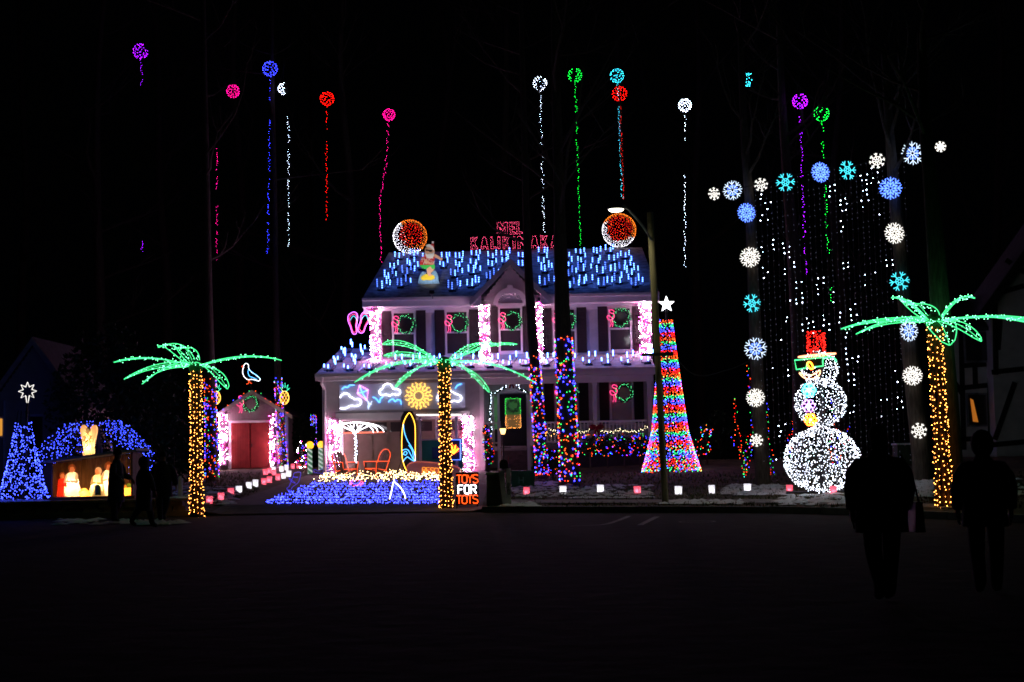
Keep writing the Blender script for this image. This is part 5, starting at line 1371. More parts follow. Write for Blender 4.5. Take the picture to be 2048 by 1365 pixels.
b.build('letter', gbx)
# post lantern
lp = G(1007, 948); YLp = lp.y
ln = thing('post_lantern', 'black post lantern with warm glowing shade near the porch steps', 'lantern', lp)
MB().tube([lp-V(0, 0, .1), P(1006, 870, YLp)], .035, BLACK, 8).build('post', ln)
MB().tube([P(1000, 896, YLp), P(1022, 895, YLp)], .014, BLACK, 5).build('cross_arm', ln)
c_ = P(1006, 869, YLp)
MB().lathe(c_, [(.06, 0), (.08, .04), (.115, .19), (.115, .21)], emit('lantern_glass', (1, .62, .22), 3), 6).build('shade', ln)
MB().lathe(c_+V(0, 0, .212), [(.15, 0), (.09, .07), (.03, .12), (.012, .16)], BLACK, 6).build('cap', ln)
# pale garden ornament
sp = G(1017, 935); go = thing('garden_statue', 'small pale green garden figure on a plinth behind the mailbox', 'statue', sp)
SG = mat('pale_statue', (.30, .45, .36), .6, .2, 8)
MB().box(sp+V(-.14, -.14, -.05), sp+V(.14, .14, .28), CONC, .02).build('plinth', go)
b = MB(); b.lathe(sp+V(0, 0, .281), [(.12, 0), (.13, .08), (.09, .25), (.11, .34), (.06, .40), (.05, .42)], SG, 10); b.ball(sp+V(0, 0, .76), .085, SG, 10, 8, .9, .95, 1.15); b.build('body', go, True)

# street lamp ---------------------------------------------------------------
sl = G(1331, 1006); YSl = sl.y
lamp = thing('street_lamp', 'tall wooden street lamp pole with curved arm and glowing disc lamp', 'street lamp', sl)
top = P(1300, 425, YSl)
MB().tube([sl-V(0, 0, .2), sl.lerp(top, .3), sl.lerp(top, .7), top], [.085, .085, .085, .08], POLEM, 9).build('pole', lamp, True)
arm = smooth_path([P(1304, 482, YSl-.06), P(1285, 452, YSl-.3), P(1262, 425, YSl-.5), P(1246, 410, YSl-.6)], 5)
MB().tube(arm, .03, mat('galvanised', (.30, .31, .30), .5, .2), 6).build('arm', lamp)
lh = P(1232, 420, YSl-.65)
MB().lathe(lh, [(.20, .01), (.22, .04), (.18, .10), (.08, .16), (.04, .17)], METAL, 16).build('lamp_head', lamp, True)
MB().lathe(lh, [(.06, -.055), (.15, -.035), (.195, .005)], emit('street_lens', (1, .95, .78), 5), 16).build('lens', lamp, True)
MB().box(P(1281, 714, YSl)+V(0, -.16, 0), P(1346, 706, YSl)+V(0, -.14, 0), mat('sign_back', (.05, .06, .05), .5)).build('street_plate', lamp)
L = bpy.data.lights.new('street_lamp_light', 'SPOT'); L.energy = 110; L.spot_size = radians(150); L.spot_blend = .8; L.color = (1, .90, .66); L.shadow_soft_size = .15
lo = bpy.data.objects.new('street_lamp_light', L); col.objects.link(lo); lo.parent = lamp; lo.matrix_parent_inverse = parent_inv(lamp); lo.location = lh+V(0, 0, -.08)
b = MB(); b.tube(smooth_path([P(1300, 640, YSl), P(1380, 745, YSl+3), P(1450, 742, YSl+5), P(1512, 716, T6.y)], 6), .012, WIRE, 4)
tag(b.build('overhead_cable'), 'thin cable sagging from lamp pole to the left snowflake tree', 'cable')

# paper bag lanterns ----------------------------------------------------------
BAGW = GS('paper_white', (.93, .92, .97), 1); BAGP = GS('paper_pink', (.95, .16, .24), 1)
def bagmesh(m):
    b = MB(); w_, h_ = .075, .225; n = 4
    b.add([(-w_, -w_*.7, 0), (w_, -w_*.7, 0), (w_, w_*.7, 0), (-w_, w_*.7, 0), (-w_*1.12, -w_*.8, h_), (w_*1.1, -w_*.75, h_*.98), (w_*1.12, w_*.8, h_), (-w_*1.1, w_*.75, h_*1.02),
           (-w_*1.0, -w_*.7, h_*.97), (w_*1.0, -w_*.66, h_*.95), (w_*1.0, w_*.7, h_*.97), (-w_*1.0, w_*.66, h_*.99)],
          [(0, 3, 2, 1), (0, 1, 5, 4), (1, 2, 6, 5), (2, 3, 7, 6), (3, 0, 4, 7), (4, 5, 9, 8), (5, 6, 10, 9), (6, 7, 11, 10), (7, 4, 8, 11)], m); return b.data('paper_lantern')
BW, BPK = bagmesh(BAGW), bagmesh(BAGP)
def bag(px, py, c_, label, s=1.):
    p = G(px, py); o = link('paper_lantern', BW if c_ == 'w' else BPK); o.location = p; o.rotation_euler = (J(.04), J(.04), J(.4)); o.scale = (s, s, s*R.uniform(.94, 1.06))
    tag(o, label, 'paper lantern', 'glowing paper bag lanterns'); inner_bulb(o, p+V(0, 0, .09), .14 if c_ == 'w' else .2, (1, .92, .95))
fr = [(1053, 991, 'p'), (1126, 988, 'w'), (1201, 986, 'w'), (1275, 989, 'p'), (1357, 989, 'w'), (1424, 988, 'w'), (1495, 985, 'w'), (1579, 988, 'p'), (1667, 990, 'p')]
for k, (x, y, c_) in enumerate(fr): bag(x, y, c_, f'{"white" if c_ == "w" else "pink"} glowing paper bag, {ORD[k]} of the front lawn row counted from the mailbox')
bag(1026, 936, 'w', 'white glowing paper bag just right of the mailbox'); bag(1049, 936, 'w', 'white glowing paper bag at the foot of the porch steps'); bag(1003, 944, 'p', 'pink glowing paper bag behind the mailbox')
pa = [(419, 1008, 'p'), (442, 1001, 'p'), (462, 992, 'p'), (478, 986, 'w'), (498, 978, 'w'), (511, 974, 'w'), (528, 970, 'p'), (539, 966, 'p'), (556, 961, 'p'), (567, 958, 'w'), (577, 954, 'w')]
for k, (x, y, c_) in enumerate(pa): bag(x, y, c_, f'{"white" if c_ == "w" else "pink"} glowing paper bag, {ORD[k]} along the path from the left palm', 1.)
pc = [(531, 950, 'p'), (539, 947, 'p'), (547, 944, 'w'), (548, 951, 'p'), (563, 944, 'w'), (573, 941, 'w')]
for k, (x, y, c_) in enumerate(pc): bag(x, y, c_, f'{"white" if c_ == "w" else "pink"} glowing paper bag, {ORD[k]} of the short row beside the shed corner')
pd = [(483, 931, 'p'), (505, 933, 'p'), (539, 934, 'p'), (573, 934, 'w'), (586, 938, 'p'), (597, 937, 'p'), (610, 936, 'p')]
for k, (x, y, c_) in enumerate(pd): bag(x, y, c_, f'{"white" if c_ == "w" else "pink"} glowing paper bag, {ORD[k]} from the left before the shed door')
# striped lamp posts with orange globes
def lolly(label, px, py, gy):
    base = G(px, py); Y = base.y; t = thing('striped_lamp_post', label, 'lamp post', base, 'striped lamp posts with orange globes')
    tp = P(px, gy, Y); r = 7.5*Y/F*.62; n = 10; rows = 26
    b = MB(); vs = []; H_ = tp.z-base.z-.12; k1, k2 = emit('stripe_white', (.75, .9, .82), .7), emit('stripe_green', (.03, .30, .12), .35)
    for i in range(rows+1):
        for k in range(n): a = 2*pi*k/n; vs.append(base+V(cos(a)*r, sin(a)*r, H_*i/rows))
    for i in range(rows):
        for k in range(n):
            q = (i+k) % 5 < 2
            o = len(b.v); b.add([vs[i*n+k], vs[i*n+(k+1) % n], vs[(i+1)*n+(k+1) % n], vs[(i+1)*n+k]], [(0, 1, 2, 3)], k1 if q else k2)
    b.build('striped_post', t); MB().ball(tp, .155, emit('globe_orange', (1, .42, .02), 2), 12, 8).build('globe', t, True)
lolly('green and white striped lamp post with orange globe left of the garage', 620, 948, 891); lolly('striped lamp post with orange globe touching the garage corner', 642, 940, 890)
# shed ----------------------------------------------------------------------
YD = 64.0
a = P(438, 935, YD); c_ = P(576, 935, YD); sx0, sx1 = a.x, c_.x; zb = gz((sx0+sx1)/2, YD); ze_ = P(507, 830, YD).z; za = P(500, 786, YD).z; xm = (sx0+sx1)/2
shed = thing('garden_shed', 'small grey gabled shed with dark red double doors', 'shed', (xm, YD, zb))
SHW = mat('shed_wall', (.36, .34, .32), .75, .12, 3)
b = MB(); q = [V(sx0, YD, zb-.2), V(sx1, YD, zb-.2), V(sx1, YD, ze_), V(xm, YD, za), V(sx0, YD, ze_)]
b.prism(q, V(0, 3.5, 0), SHW); b.build('wall', shed)
n = 22
for k in range(n):
    x = sx0+(sx1-sx0)*k/n; w_ = (sx1-sx0)/n; f_ = lambda xx: ze_+(za-ze_)*(1-abs(xx-xm)/(xm-sx0))-.03
    if x+w_ > P(460, 880, YD).x and x < P(542, 880, YD).x: z0 = P(500, 843, YD).z
    else: z0 = zb
    MB().add([V(x+.008, YD-.022, z0), V(x+w_-.008, YD-.022, z0), V(x+w_-.008, YD-.022, f_(x+w_)), V(x+.008, YD-.022, f_(x)), V(x+.008, YD-.001, z0), V(x+w_-.008, YD-.001, z0), V(x+w_-.008, YD-.001, f_(x+w_)), V(x+.008, YD-.001, f_(x))],
             [(0, 1, 2, 3), (0, 3, 7, 4), (1, 5, 6, 2), (0, 4, 5, 1), (3, 2, 6, 7)], SHW).build('board', shed)
for s in (-1, 1):
    e = V(xm+s*(xm-sx0+.25), YD-.3, ze_-.13); r_ = V(xm, YD-.3, za+.04); q = [r_, e, e+V(0, 4, 0), r_+V(0, 4, 0)]
    b = MB().prism(q, V(0, 0, .08), SHINGLE); b.build('roof', shed)
    q = [r_+V(0, -.03, .07), e+V(0, -.03, .07), e+V(0, -.03, -.10), r_+V(0, -.03, -.12)]
    MB().prism(q, V(0, .028, 0), WHITE).build('rake_board', shed)
d0, d1, dz = P(463, 880, YD).x, P(539, 880, YD).x, P(500, 846, YD).z; dm_ = (d0+d1)/2
for (u0, u1) in ((d0, dm_-.012), (dm_+.012, d1)):
    do = MB().box((u0, YD-.06, zb+.03), (u1, YD-.024, dz), REDP).build('door', shed)
    for k in range(7):
        x = u0+.02+(u1-u0-.04)*k/7; MB().box((x+.006, YD-.075, zb+.06), (x+(u1-u0-.04)/7-.006, YD-.061, dz-.03), REDP).build('plank', do)
MB().box((dm_+.05, YD-.10, zb+.95), (dm_+.09, YD-.076, zb+1.1), METAL).build('handle', shed)
for (u0, u1) in ((d0-.11, d0-.002), (d1+.002, d1+.11)): MB().box((u0, YD-.07, zb), (u1, YD-.0225, dz+.10), WHITE).build('door_trim', shed)
MB().box((d0-.001, YD-.07, dz+.002), (d1+.001, YD-.0225, dz+.10), WHITE).build('door_trim', shed)
MB().box((sx1-.1, YD-.05, zb), (sx1+.03, YD-.0225, ze_-.1), WHITE).build('corner_board', shed)
light_column('pink and white light column left of the red shed doors', 449, 829, 931, 16, YD-.02); light_column('narrow pink and white light column right of the red shed doors', 547, 829, 933, 10, YD-.02)
b = MB(); t = thing('shed_roof_lights', 'string of coloured bulbs along the shed roof edge', 'light string', V(xm, YD-.35, za))
for q in along([V(sx0-.2, YD-.36, ze_-.02), V(xm, YD-.36, za+.15), V(sx1+.2, YD-.36, ze_-.02)], .28): b.bulb(q+V(J(.04), 0, J(.05)), .03, R.choice(MULTI))
b.build('bulbs', t, kind='stuff')
Cs = lambda x, y: (400+x/3.592, 640+y/3.592)
sgl = thing('seagull_light', 'white and blue rope light seagull perched above the shed roof', 'light figure', P(500, 765, YD-.2))
shape('body', [[(312, 335), (322, 318), (335, 314), (348, 325), (350, 350), (370, 375), (400, 395), (432, 425), (420, 440), (395, 432), (370, 428), (345, 430), (320, 412), (308, 385), (308, 355), (316, 338)]], emit('rope_gull', (.9, .92, 1), 3), sgl, YD-.2, .02, False, Cs)
shape('wing', [[(352, 350), (345, 375), (355, 405), (380, 415), (410, 430)], [(355, 362), (390, 388), (415, 405), (430, 425)]], NB, sgl, YD-.22, .017, False, Cs)
shape('beak', [[(312, 328), (298, 336), (312, 340)]], NO, sgl, YD-.2, .015, False, Cs)
shape('feet', [[(345, 432), (350, 455), (332, 462)], [(355, 432), (360, 452), (372, 458)]], NO, sgl, YD-.2, .014, False, Cs)
MB().tube([P(500, 768, YD-.18), V(xm, YD+.0, za)], .02, METAL, 4).build('stake', sgl)
def pineapple(label, cx, cy, Y):
    t = thing('pineapple_light', label, 'light figure', P(cx, cy+20, Y), 'rope light pineapples'); r = 11
    rope(b := MB(), [(cx+8.8*cos(k*pi/8), cy+6+13*sin(k*pi/8)) for k in range(16)], Y, NY, .018, True)
    for s in (-1, 1):
        for o_ in (-9, -3, 3, 9):
            pts = [(cx+o_+s*u*.55, cy+6+u) for u in range(-13, 14, 2) if ((o_+s*u*.55)/8.8)**2+(u/13.)**2 < 1]
            if len(pts) > 1: rope(b, [pts[0], pts[-1]], Y, NY, .010, False, 1, False)
    b.build('fruit', t)
    rope(b := MB(), [(cx-4, cy-7), (cx-9, cy-15), (cx-4, cy-12), (cx-3, cy-21), (cx, cy-14), (cx+1, cy-24), (cx+3, cy-14), (cx+7, cy-20), (cx+5, cy-11), (cx+10, cy-13), (cx+4, cy-7)], Y, emit('rope_mint', (.12, .9, .6), 2.5), .014, True, 1, False); b.build('leaf_crown', t)
    base = gp(P(cx, 900, Y).x, Y); MB().tube([P(cx, cy+19, Y), base], .02, METAL, 4).build('stake', t)
pineapple('yellow rope light pineapple right of the shed', 569, 790, YD-1.2); pineapple('rope light pineapple half hidden behind the left wrapped tree', 432, 790, YD-1.2)

# shrubs with lights ------------------------------------------------------------
def shrub(name, label, base, blobs, nleaf, nb, mats, r=.026, seed=0, leafm=LEAFM):
    t = thing(name, label, 'shrub', base); rr_ = random.Random(seed); b = MB(); lb = MB()
    for (c_, rx, ry, rz) in blobs:
        c_ = Vector(c_)
        for _ in range(nleaf):
            d = V(rr_.gauss(0, 1), rr_.gauss(0, 1), rr_.gauss(0, 1)).normalized()*rr_.uniform(.4, 1.05); p = c_+V(d.x*rx, d.y*ry, d.z*rz); q = V(rr_.uniform(-1, 1), rr_.uniform(-1, 1), rr_.uniform(-1, 1)).normalized()*.10; s = q.cross(V(rr_.random(), rr_.random(), rr_.random())).normalized()*.035
            b.add([p-s, p+s, p+q], [(0, 1, 2)], leafm)
        for _ in range(nb):
            d = V(rr_.gauss(0, 1), rr_.gauss(0, 1)-.3, rr_.gauss(0, 1)).normalized(); lb.bulb(c_+V(d.x*rx, d.y*ry, d.z*rz)*1.02, r*rr_.uniform(.8, 1.2), rr_.choice(mats))
        b.tube([V(c_.x, c_.y, base.z-.1), c_], .03, BARK, 4)
    b.build('foliage', t); lb.build('bulbs', t, kind='stuff')
bz = lambda px, Y: gp(P(px, 900, Y).x, Y)
for k, (px, lab) in enumerate([(1180, 'lit evergreen bush before the porch nearest the thick wrapped tree'), (1214, 'lit evergreen bush in the middle of the porch hedge'), (1248, 'lit evergreen bush third along the porch hedge'), (1280, 'lit evergreen bush beside the tree of lights')]):
    bb = bz(px, 55.0); shrub('evergreen_bush', lab, bb, [(P(px, 890, 55)+V(0, 0, 0), .42, .4, .42)], 500, 48, MULTI, .026, 60+k)
bb = bz(975, 54); shrub('slim_evergreen', 'slim potted evergreen with coloured bulbs left of the porch rail', bb, [(P(972, 862, 54), .12, .12, .2), (P(975, 885, 54), .17, .16, .3), (P(978, 910, 54), .19, .18, .35)], 160, 22, MULTI, .026, 70)
bb = bz(1110, 49); shrub('evergreen_bush', 'low lit bush between the two wrapped trees', bb, [(P(1105, 925, 49), .35, .3, .4)], 300, 40, MULTI, .024, 71)
bb = bz(1410, 54); shrub('evergreen_bush', 'small lit shrub right of the tree of lights', bb, [(P(1412, 862, 54), .25, .25, .25), (P(1400, 895, 54), .4, .3, .3)], 260, 34, [BR2, BO2, BG2, BL2], .026, 72)
def vase(label, px, py, strands, seed):
    base = G(px, py); Y = base.y; t = thing('lit_sapling', label, 'shrub', base); b = MB(); lb = MB()
    for st_ in strands:
        path = smooth_path([base]+pp(st_, Y), 5); b.tube(path, .014, BARK, 4)
        for q in along(path, .085): lb.bulb(q+V(J(.07), J(.07), J(.03)), .022, R.choice([BRT, BGT, BLT, BOT]))
    b.build('stems', t); lb.build('bulbs', t, kind='stuff')
vase('thin lit sapling with spreading stems left of the snowflake tree', 1490, 955, [[(1482, 900), (1473, 850), (1471, 795)], [(1490, 910), (1470, 890), (1465, 870)], [(1495, 900), (1505, 880), (1500, 780), (1497, 730)], [(1496, 930), (1500, 900), (1490, 870)]], 1)
vase('thin lit sapling right behind the snowflake tree', 1545, 950, [[(1536, 900), (1533, 850), (1532, 805)], [(1545, 930), (1540, 900)]], 2)
vase('lit sapling seen through the snowman', 1668, 930, [[(1660, 880), (1670, 850), (1665, 800)], [(1675, 890), (1680, 860)], [(1690, 900), (1695, 850)]], 3)
vase('lit sapling left of the snowman middle', 1592, 930, [[(1588, 890), (1586, 850), (1590, 810)], [(1580, 900), (1575, 870)], [(1600, 880), (1598, 860)]], 4)
bb = bz(608, 60); t = None
shrub('evergreen_bush', 'small shrub of violet and white bulbs left of the striped lamp post', bb, [(P(604, 900, 60), .2, .2, .35), (P(606, 925, 60), .28, .2, .25)], 180, 34, [BLT, PKW, BRT, BP], .026, 73)
for k, (px, py, Y, rx, rz, lab) in enumerate([(172, 800, 45.5, 1.1, 2.1, 'dark evergreen beside the left neighbour gable'), (232, 790, 45.5, 1.3, 2.4, 'broad dark evergreen rising behind the angel'), (300, 820, 46, 1.2, 2.0, 'dark evergreen behind the right end of the stable'), (345, 900, 50, 1.2, 1.2, 'dark round shrub behind the three visitors'), (1440, 890, 60, 1.1, 1.1, 'dark shrub right of the tree of lights'), (600, 870, 66, .8, .9, 'dark shrub behind the striped lamp posts')]):
    bb = bz(px, Y); t = thing('dark_shrub', lab, 'shrub', bb); b = MB(); rr_ = random.Random(90+k); c_ = P(px, py, Y); c_.z = max(c_.z, bb.z+rz*.8)
    for _ in range(1500):
        d = V(rr_.gauss(0, 1), rr_.gauss(0, 1), rr_.gauss(0, 1)).normalized()*rr_.uniform(.3, 1.1)**.6; p = c_+V(d.x*rx*(1.1-.5*max(0, d.z)), d.y*rx, d.z*rz); q = V(rr_.uniform(-1, 1), rr_.uniform(-1, 1), rr_.uniform(-1, .6)).normalized()*.2; s = q.cross(V(rr_.random(), rr_.random(), rr_.random())).normalized()*.06
        b.add([p-s, p+s, p+q], [(0, 1, 2)], LEAFM)
    b.tube([bb-V(0, 0, .1), c_], .08, BARK, 5); b.build('foliage', t)

# left neighbour house -----------------------------------------------------------
YN1 = 47.0
def ngable(label, pts, Y, wallm, beams=None): pass
n1 = thing('neighbour_house', 'dim brown gabled neighbour house at the far left behind the blue tree', 'house', gp(P(40, 900, YN1).x, YN1))
ap = P(73, 686, YN1); el = P(-6, 796, YN1); hwid = ap.x-el.x; zg_ = gz(ap.x, YN1)
BRW = mat('neighbour_siding', (.52, .44, .38), .8, .15, 3)
b = MB(); q = [V(el.x, YN1, zg_-.2), V(ap.x+hwid, YN1, zg_-.2), V(ap.x+hwid, YN1, el.z), ap, V(el.x, YN1, el.z)]; b.prism(q, V(0, 4.5, 0), BRW).build('wall', n1)
b = MB(); z = el.z*0+zg_
while z < ap.z-.2:
    t = 1 if z < el.z else (ap.z-z)/(ap.z-el.z); x0, x1 = ap.x-hwid*t+.05, ap.x+hwid*t-.05
    b.add([(x0, YN1-.03, z), (x1, YN1-.03, z), (x1, YN1-.005, z+.14), (x0, YN1-.005, z+.14), (x0, YN1, z), (x1, YN1, z)], [(0, 1, 2, 3), (4, 5, 1, 0)], BRW); z += .14
b.build('siding', n1, kind='stuff')
for s in (-1, 1):
    e = V(ap.x+s*(hwid+.3), YN1-.4, el.z-.35); r_ = V(ap.x, YN1-.4, ap.z+.05); MB().prism([r_, e, e+V(0, 5, 0), r_+V(0, 5, 0)], V(0, 0, .12), SHINGLE).build('roof', n1)
    MB().prism([r_+V(0, -.04, .1), e+V(0, -.04, .1), e+V(0, -.04, -.15), r_+V(0, -.04, -.15)], V(0, .038, 0), mat('grey_fascia', (.4, .38, .36), .6)).build('rake_board', n1)
MB().box((el.x-6, YN1+.3, zg_-.2), (el.x-.01, YN1+8, el.z-.4), BRW).build('side_wing', n1)
r0 = rect(-12, 4.5, 838, 872, YN1-.1)
wo = MB().box((r0[0]-.08, YN1-.10, r0[2]-.08), (r0[1]+.06, YN1-.04, r0[3]+.08), WHITE).build('window', n1)
MB().box((r0[0], YN1-.115, r0[2]), (r0[1], YN1-.101, r0[3]), emit('lit_window', (1, .42, .05), .7)).build('pane', wo)
MB().box((P(9, 850, YN1).x, YN1-.12, zg_), (P(11.5, 850, YN1).x, YN1-.031, el.z-.1), WHITE).build('corner_board', n1)
MB().box((P(62, 830, YN1).x, YN1-.1, zg_+.5), (P(86, 830, YN1).x, YN1-.031, P(70, 834, YN1).z), GLASS).build('dark_window', n1)
MB().box((P(60, 830, YN1).x, YN1-.13, P(70, 833.5, YN1).z), (P(88, 830, YN1).x, YN1-.031, P(70, 829, YN1).z), WHITE).build('window_head', n1)

# right half timbered house ---------------------------------------------------------
YN2 = 46.0
n2 = thing('timbered_house', 'dark half timbered house with pale plaster panels at the far right', 'house', gp(P(1990, 900, YN2).x, YN2))
PL = mat('plaster', (.72, .68, .66), .8, .12, 3); BE = mat('dark_beam', (.02, .016, .014), .8, .3, 6)
zg2 = gz(P(1990, 900, YN2).x, YN2)
xw0 = P(1908, 800, YN2).x; xg0 = P(1984, 700, YN2).x; xg1 = xg0+6; ztp = P(1984, 600, YN2).z; zpk = ztp+3.9
MB().box((xw0, YN2+.6, zg2-.2), (xg0-.002, YN2+1.6, P(1940, 655, YN2).z), PL).build('wall', n2)
b = MB(); b.prism([V(xg0, YN2, zg2-.2), V(xg1, YN2, zg2-.2), V(xg1, YN2, ztp), V((xg0+xg1)/2, YN2, zpk), V(xg0, YN2, ztp)], V(0, 1.6, 0), PL).build('gable_wall', n2)
def beam(A, B, Y, wd=.16):
    A, B = P(*A, Y-.02), P(*B, Y-.02); t = (B-A).normalized(); n_ = V(-t.z, 0, t.x)*wd/2
    MB().prism([A-n_, A+n_, B+n_, B-n_], V(0, .035+J(.004), 0), BE).build('beam', n2)
for A, B in [((1984, 745), (2048, 738)), ((1990, 600), (1992, 750)), ((1985, 590), (2048, 572)), ((2030, 765), (1990, 880)), ((2000, 640), (1996, 700)), ((2012, 520), (2050, 545)), ((1986, 890), (2050, 884))]: beam(A, B, YN2)
for A, B in [((1922, 660), (1928, 900)), ((1978, 660), (1982, 900)), ((1924, 732), (1982, 728)), ((1926, 776), (1984, 770)), ((1950, 732), (1951, 772)), ((1910, 880), (1984, 876)), ((1910, 766), (1926, 790))]: beam(A, B, YN2+.6)
for s in (-1,):
    e = V(xg0-.5, YN2-.4, ztp-.6); r_ = V((xg0+xg1)/2, YN2-.4, zpk+.1); MB().prism([r_, e, e+V(0, 2.4, 0), r_+V(0, 2.4, 0)], V(0, 0, .14), SHINGLE).build('roof', n2)
    MB().prism([r_+V(0, -.04, .12), e+V(0, -.04, .12), e+V(0, -.04, -.3), r_+V(0, -.04, -.3)], V(0, .038, 0), BE).build('rake_board', n2)
ez = P(1940, 655, YN2).z
MB().prism([V(xw0-.4, YN2+.2, ez-.1), V(xg0-.01, YN2+.2, ez-.1), V(xg0-.01, YN2+1.8, ez+.9), V(xw0-.1, YN2+1.8, ez+.9)], V(0, 0, .12), SHINGLE).build('roof', n2)
for (px0, px1, py0, py1, m) in ((1932, 1950, 665, 722, GLASS), (1952, 1973, 665, 722, GLASS), (1938, 1952, 790, 850, GLASS), (1954, 1970, 790, 850, GLASS)):
    r0 = rect(px0, px1, py0, py1, YN2+.55); fo = MB().box((r0[0]-.05, YN2+.5, r0[2]-.06), (r0[1]+.05, YN2+.597, r0[3]+.06), mat('grey_frame', (.25, .24, .25), .6)).build('window', n2)
    MB().box((r0[0], YN2+.485, r0[2]), (r0[1], YN2+.499, r0[3]), m).build('pane', fo)
r0 = rect(1943, 1956, 797, 845, YN2+.45)
cu = MB(); cu.prism([V(r0[0], YN2+.46, r0[3]), V(r0[0]+.09, YN2+.46, r0[3]-.05), V(r0[1]-.02, YN2+.46, r0[2]), V(r0[0]+.06, YN2+.46, r0[2]+.02)], V(0, .015, 0), emit('curtain_glow', (.85, .25, .02), .45)); cu.build('lit_curtain', n2)

# cabinet, bollard, roadside bits
cb = P(1820, 930, 44); cb = gp(cb.x, 44)
t = thing('utility_cabinet', 'low dark cabinet with snowy top left of the leaning tree', 'cabinet', cb); w2 = .36
h2 = P(1815, 890, 44).z-cb.z
MB().box(cb+V(-w2, 0, -.05), cb+V(w2, .6, h2), mat('cabinet_green', (.04, .07, .04), .6, .2)).build('body', t); MB().box(cb+V(-w2-.03, -.03, h2+.001), cb+V(w2+.03, .63, h2+.05), SNOW, .015).build('snow_cap', t); MB().box(cb+V(-.012, -.015, .1), cb+V(.012, -.001, h2-.1), METAL).build('door_seam', t)
bo = G(360, 1000); bo = gp(P(360, 985, 40).x, 40)
t = thing('white_bollard', 'short white post behind the visitors near the left palm', 'post', bo)
h2 = P(360, 957, 40).z-bo.z; MB().lathe(bo, [(.075, -.1), (.075, h2-.05), (.085, h2-.04), (.085, h2)], PW, 12).build('post', t); MB().ball(bo+V(0, 0, h2+.02), .05, PW, 10, 5, 1, 1, .6).build('cap', t)

